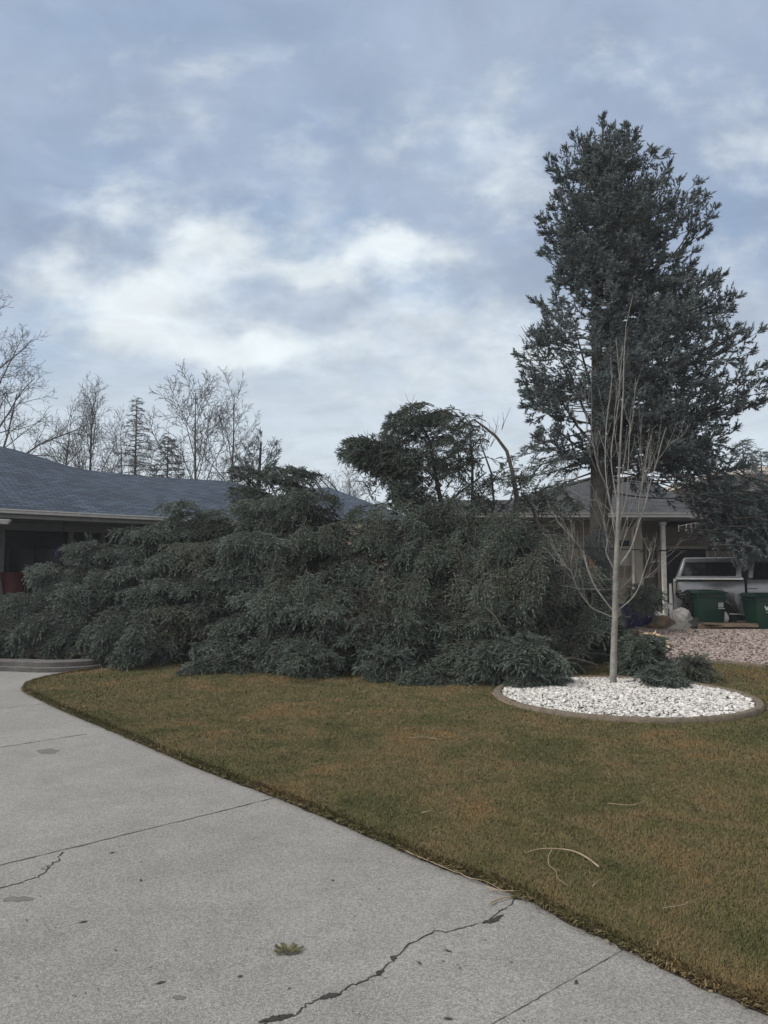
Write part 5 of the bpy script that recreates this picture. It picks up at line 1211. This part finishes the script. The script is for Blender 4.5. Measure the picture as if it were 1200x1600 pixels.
solid('leaning_post', 'short white post leaning upright beside the truck tail', 'post', 'whitepost', MB().tube([(a0[0], a0[1], .05), a0, a1], [.045, .045, .03], 8).box((a0[0], a0[1], .10), (.14, .14, .1), bev=.01))
f = Fol(95); g = np.random.default_rng(95)
b = MB()
for i in range(16):
    c = P(g.uniform(1058, 1085), g.uniform(928, 962), 17.3+g.uniform(-.1, .3)); rr = g.uniform(.09, .2); ax = nrm(g.normal(0, 1, 3)); bx = nrm(np.cross(ax, [.1, .4, .9])); cx_ = np.cross(ax, bx)
    b.tube([c+(bx*cos(t)+cx_*sin(t))*rr for t in np.linspace(0, g.uniform(3.5, 6.2), 12)], .016, 5)
c = P(1070, 960, 17.4); b.box((c[0], 17.55, .35), (.35, .3, .6), (.1, .1, .3), .05)
solid('cable_heap', 'tangled black hose and cable heap between the white post and the left cart', 'hose', 'rubber', b)
b = MB(); b.box(P(1020, 984, 16.1)+[0, 0, 0], (.75, .10, .03), (.05, .12, -.3), .006); solid('loose_board', 'thin pale board lying over the kerb left of the clutter', 'board', 'wood', b)
def splinter(name, label, pts, mat, r): o = MB().tube([P(*q_) for q_ in pts], r, 5).build(name, MAT[mat]); return tag(o, label, 'wood splinter')
splinter('wood_splinter', 'long pale split splinter at the left end of the pink gravel', [(1006,990,14.2),(1020,991,14.2),(1040,995,14.1)], 'freshwood', [.02, .04, .015])
splinter('wood_splinter', 'short bright split wood chunk standing above the long splinter', [(1022,992,14.3),(1025,985,14.3)], 'freshwood', [.03, .01])
splinter('wood_splinter', 'broken pale wood piece dropping down the gravel edge', [(1040,996,14.0),(1042,1004,13.8),(1046,1014,13.6)], 'freshwood', [.04, .035, .015])
# string lights under the eave
root = empty('string_lights', (9.4, 19.8, 2.95), 'row of pale icicle string lights hanging under the dark eave above the truck', 'string lights')
g = np.random.default_rng(17); Yl = 18.9
pts = [P(1063, 822, Yl), P(1085, 817, Yl), P(1110, 818, Yl), P(1145, 821, Yl)]
MB().tube(pts, .006, 5).build('wire', MAT['icicle'], root)
for px in (1061, 1073, 1080, 1087, 1095, 1099, 1103, 1107, 1111, 1122, 1128, 1136, 1140, 1144):
    t0 = P(px, 818+g.uniform(-1, 3), Yl); l = g.uniform(.14, .30); MB().tube([t0, t0+[g.uniform(-.06, .02), 0, -l]], [.012, .009], 5).build('drop', MAT['icicle'], root)
o = MB().tube([P(700, 846, 15.5)+[0, 0, .0], P(830, 853, 15.6), P(960, 858, 15.8), P(1080, 861, 16.2), P(1230, 857, 17)], .012, 5).build('fallen_cable', MAT['blackplastic']); tag(o, 'thin black cable sagging level across the beige house front', 'cable')
o = MB().tube([P(1000, 862, 16.8), P(1100, 858, 17), P(1240, 861, 17.4)], .011, 5).build('fallen_cable', MAT['blackplastic']); tag(o, 'second thin cable just over the pickup roof', 'cable')

# ------------------------------------------------------------------ twigs on lawn and drive
def twig(name, label, pts, r, mat='straw', z=None, group=None):
    w = [G(x, y, LZ) + np.array([0, 0, (.02 if z is None else z)+random.uniform(0, .006)]) for x, y in pts]; w = smooth_path(w, 4)
    o = MB().tube(w, list(np.linspace(r, r*.4, len(w))), 6).build(name, MAT[mat], smooth=True); return tag(o, label, 'twig', group)
twig('bare_twig', 'long pale curved twig arching on the grass near the drive edge', [(936,1361),(915,1345),(895,1336),(870,1332),(845,1332),(822,1338)], .0055)
twig('bare_twig', 'hooked thin twig curling down below the long pale one', [(862,1334),(857,1345),(858,1358),(868,1368),(872,1380),(888,1391)], .0025)
twig('bare_twig', 'tiny forked twig right below the curled one', [(926,1392),(934,1383),(944,1380)], .002)
twig('bare_twig', 'thin straw-coloured twig with upturned end lying farther out on the lawn', [(950,1260),(985,1264),(1000,1261),(1007,1255)], .003)
twig('bare_twig', 'faint thin twig on the brown patch near the lower right lawn', [(1035,1427),(1060,1422),(1070,1420),(1075,1416)], .002)
twig('bare_twig', 'twig stub with pale end poking over the lower right lawn edge', [(1092,1510),(1110,1522),(1152,1532)], .0035, z=-.01)
twig('bare_twig', 'long thin twig lying against the lawn edge above the big crack', [(615,1312),(640,1328),(675,1342),(715,1358)], .004, z=-.02)
twig('bare_twig', 'wavy thin twig continuing along the lawn edge towards the crack', [(680,1345),(705,1350),(730,1365),(757,1372),(785,1386)], .003, z=-.02)
twig('bare_twig', 'straight pale twig stub sticking out over the concrete at the crack', [(765,1404),(782,1396),(815,1390)], .005, z=-.025)
twig('bare_twig', 'pinkish thin twig crossing the lawn edge by the crack', [(760,1382),(785,1389),(816,1389)], .004, z=-.012)
twig('bare_twig', 'thin curved twig in front of the left end of the stone ring', [(768,1085),(785,1098),(800,1104),(820,1100)], .006)
twig('bare_twig', 'fine pale twig on the grass below the round spruce clump', [(640,1157),(665,1156),(690,1160)], .004)
twig('bare_twig', 'short pale bit of twig on the lawn left of the long curved one', [(660,1276),(667,1274),(674,1271)], .005)
def sprig(px, py, label, seed, size=.10, mat='sprig', z=.004):
    c = G(px, py, z); root = empty('spruce_sprig', c, label, 'sprig'); f = Fol(seed); g = np.random.default_rng(seed)
    for k in range(9):
        a = g.uniform(-.3, pi+.3); T = c+np.array([cos(a)*size*g.uniform(.6, 1), sin(a)*size*g.uniform(.6, 1.1), .008]); S = c+[0, -size*.25, .008]
        f.segs([S, T], .003, .0015)
        n = 9; tt = np.linspace(.3, 1, n)[:, None]; Pp = S+(T-S)*tt; D = nrm(T-S)+g.normal(0, .35, (n, 3))*[1, 1, .2]
        f.shoots(Pp, D, np.full(n, size*.33), np.full(n, .010), np.stack([g.uniform(.7, 1, n), np.full(n, .5)], 1))
    f.build('foliage', MAT[mat], root, K=8); f.sticks('stem', MAT['twig'], root); return root
sprig(450, 1489, 'flat green spruce sprig lying alone on the concrete', 101, .062)
sprig(812, 1404, 'small tuft of green spruce at the lawn edge where the crack ends', 102, .05)

# ------------------------------------------------------------------ thin scattering volume added to stand in for lens glare
hm = bpy.data.materials.new('lens_veil'); hm.use_nodes = True; ht = hm.node_tree; ht.nodes.clear()
ho = ht.nodes.new('ShaderNodeOutputMaterial'); hv = ht.nodes.new('ShaderNodeVolumePrincipled'); hv.inputs['Color'].default_value = (.86, .93, 1.0, 1); hv.inputs['Density'].default_value = .0011
ht.links.new(hv.outputs[0], ho.inputs['Volume'])
o = MB().box((0, 70, 6.5), (330, 270, 15)).build('lens_veil', hm); tag(o, kind='stuff')
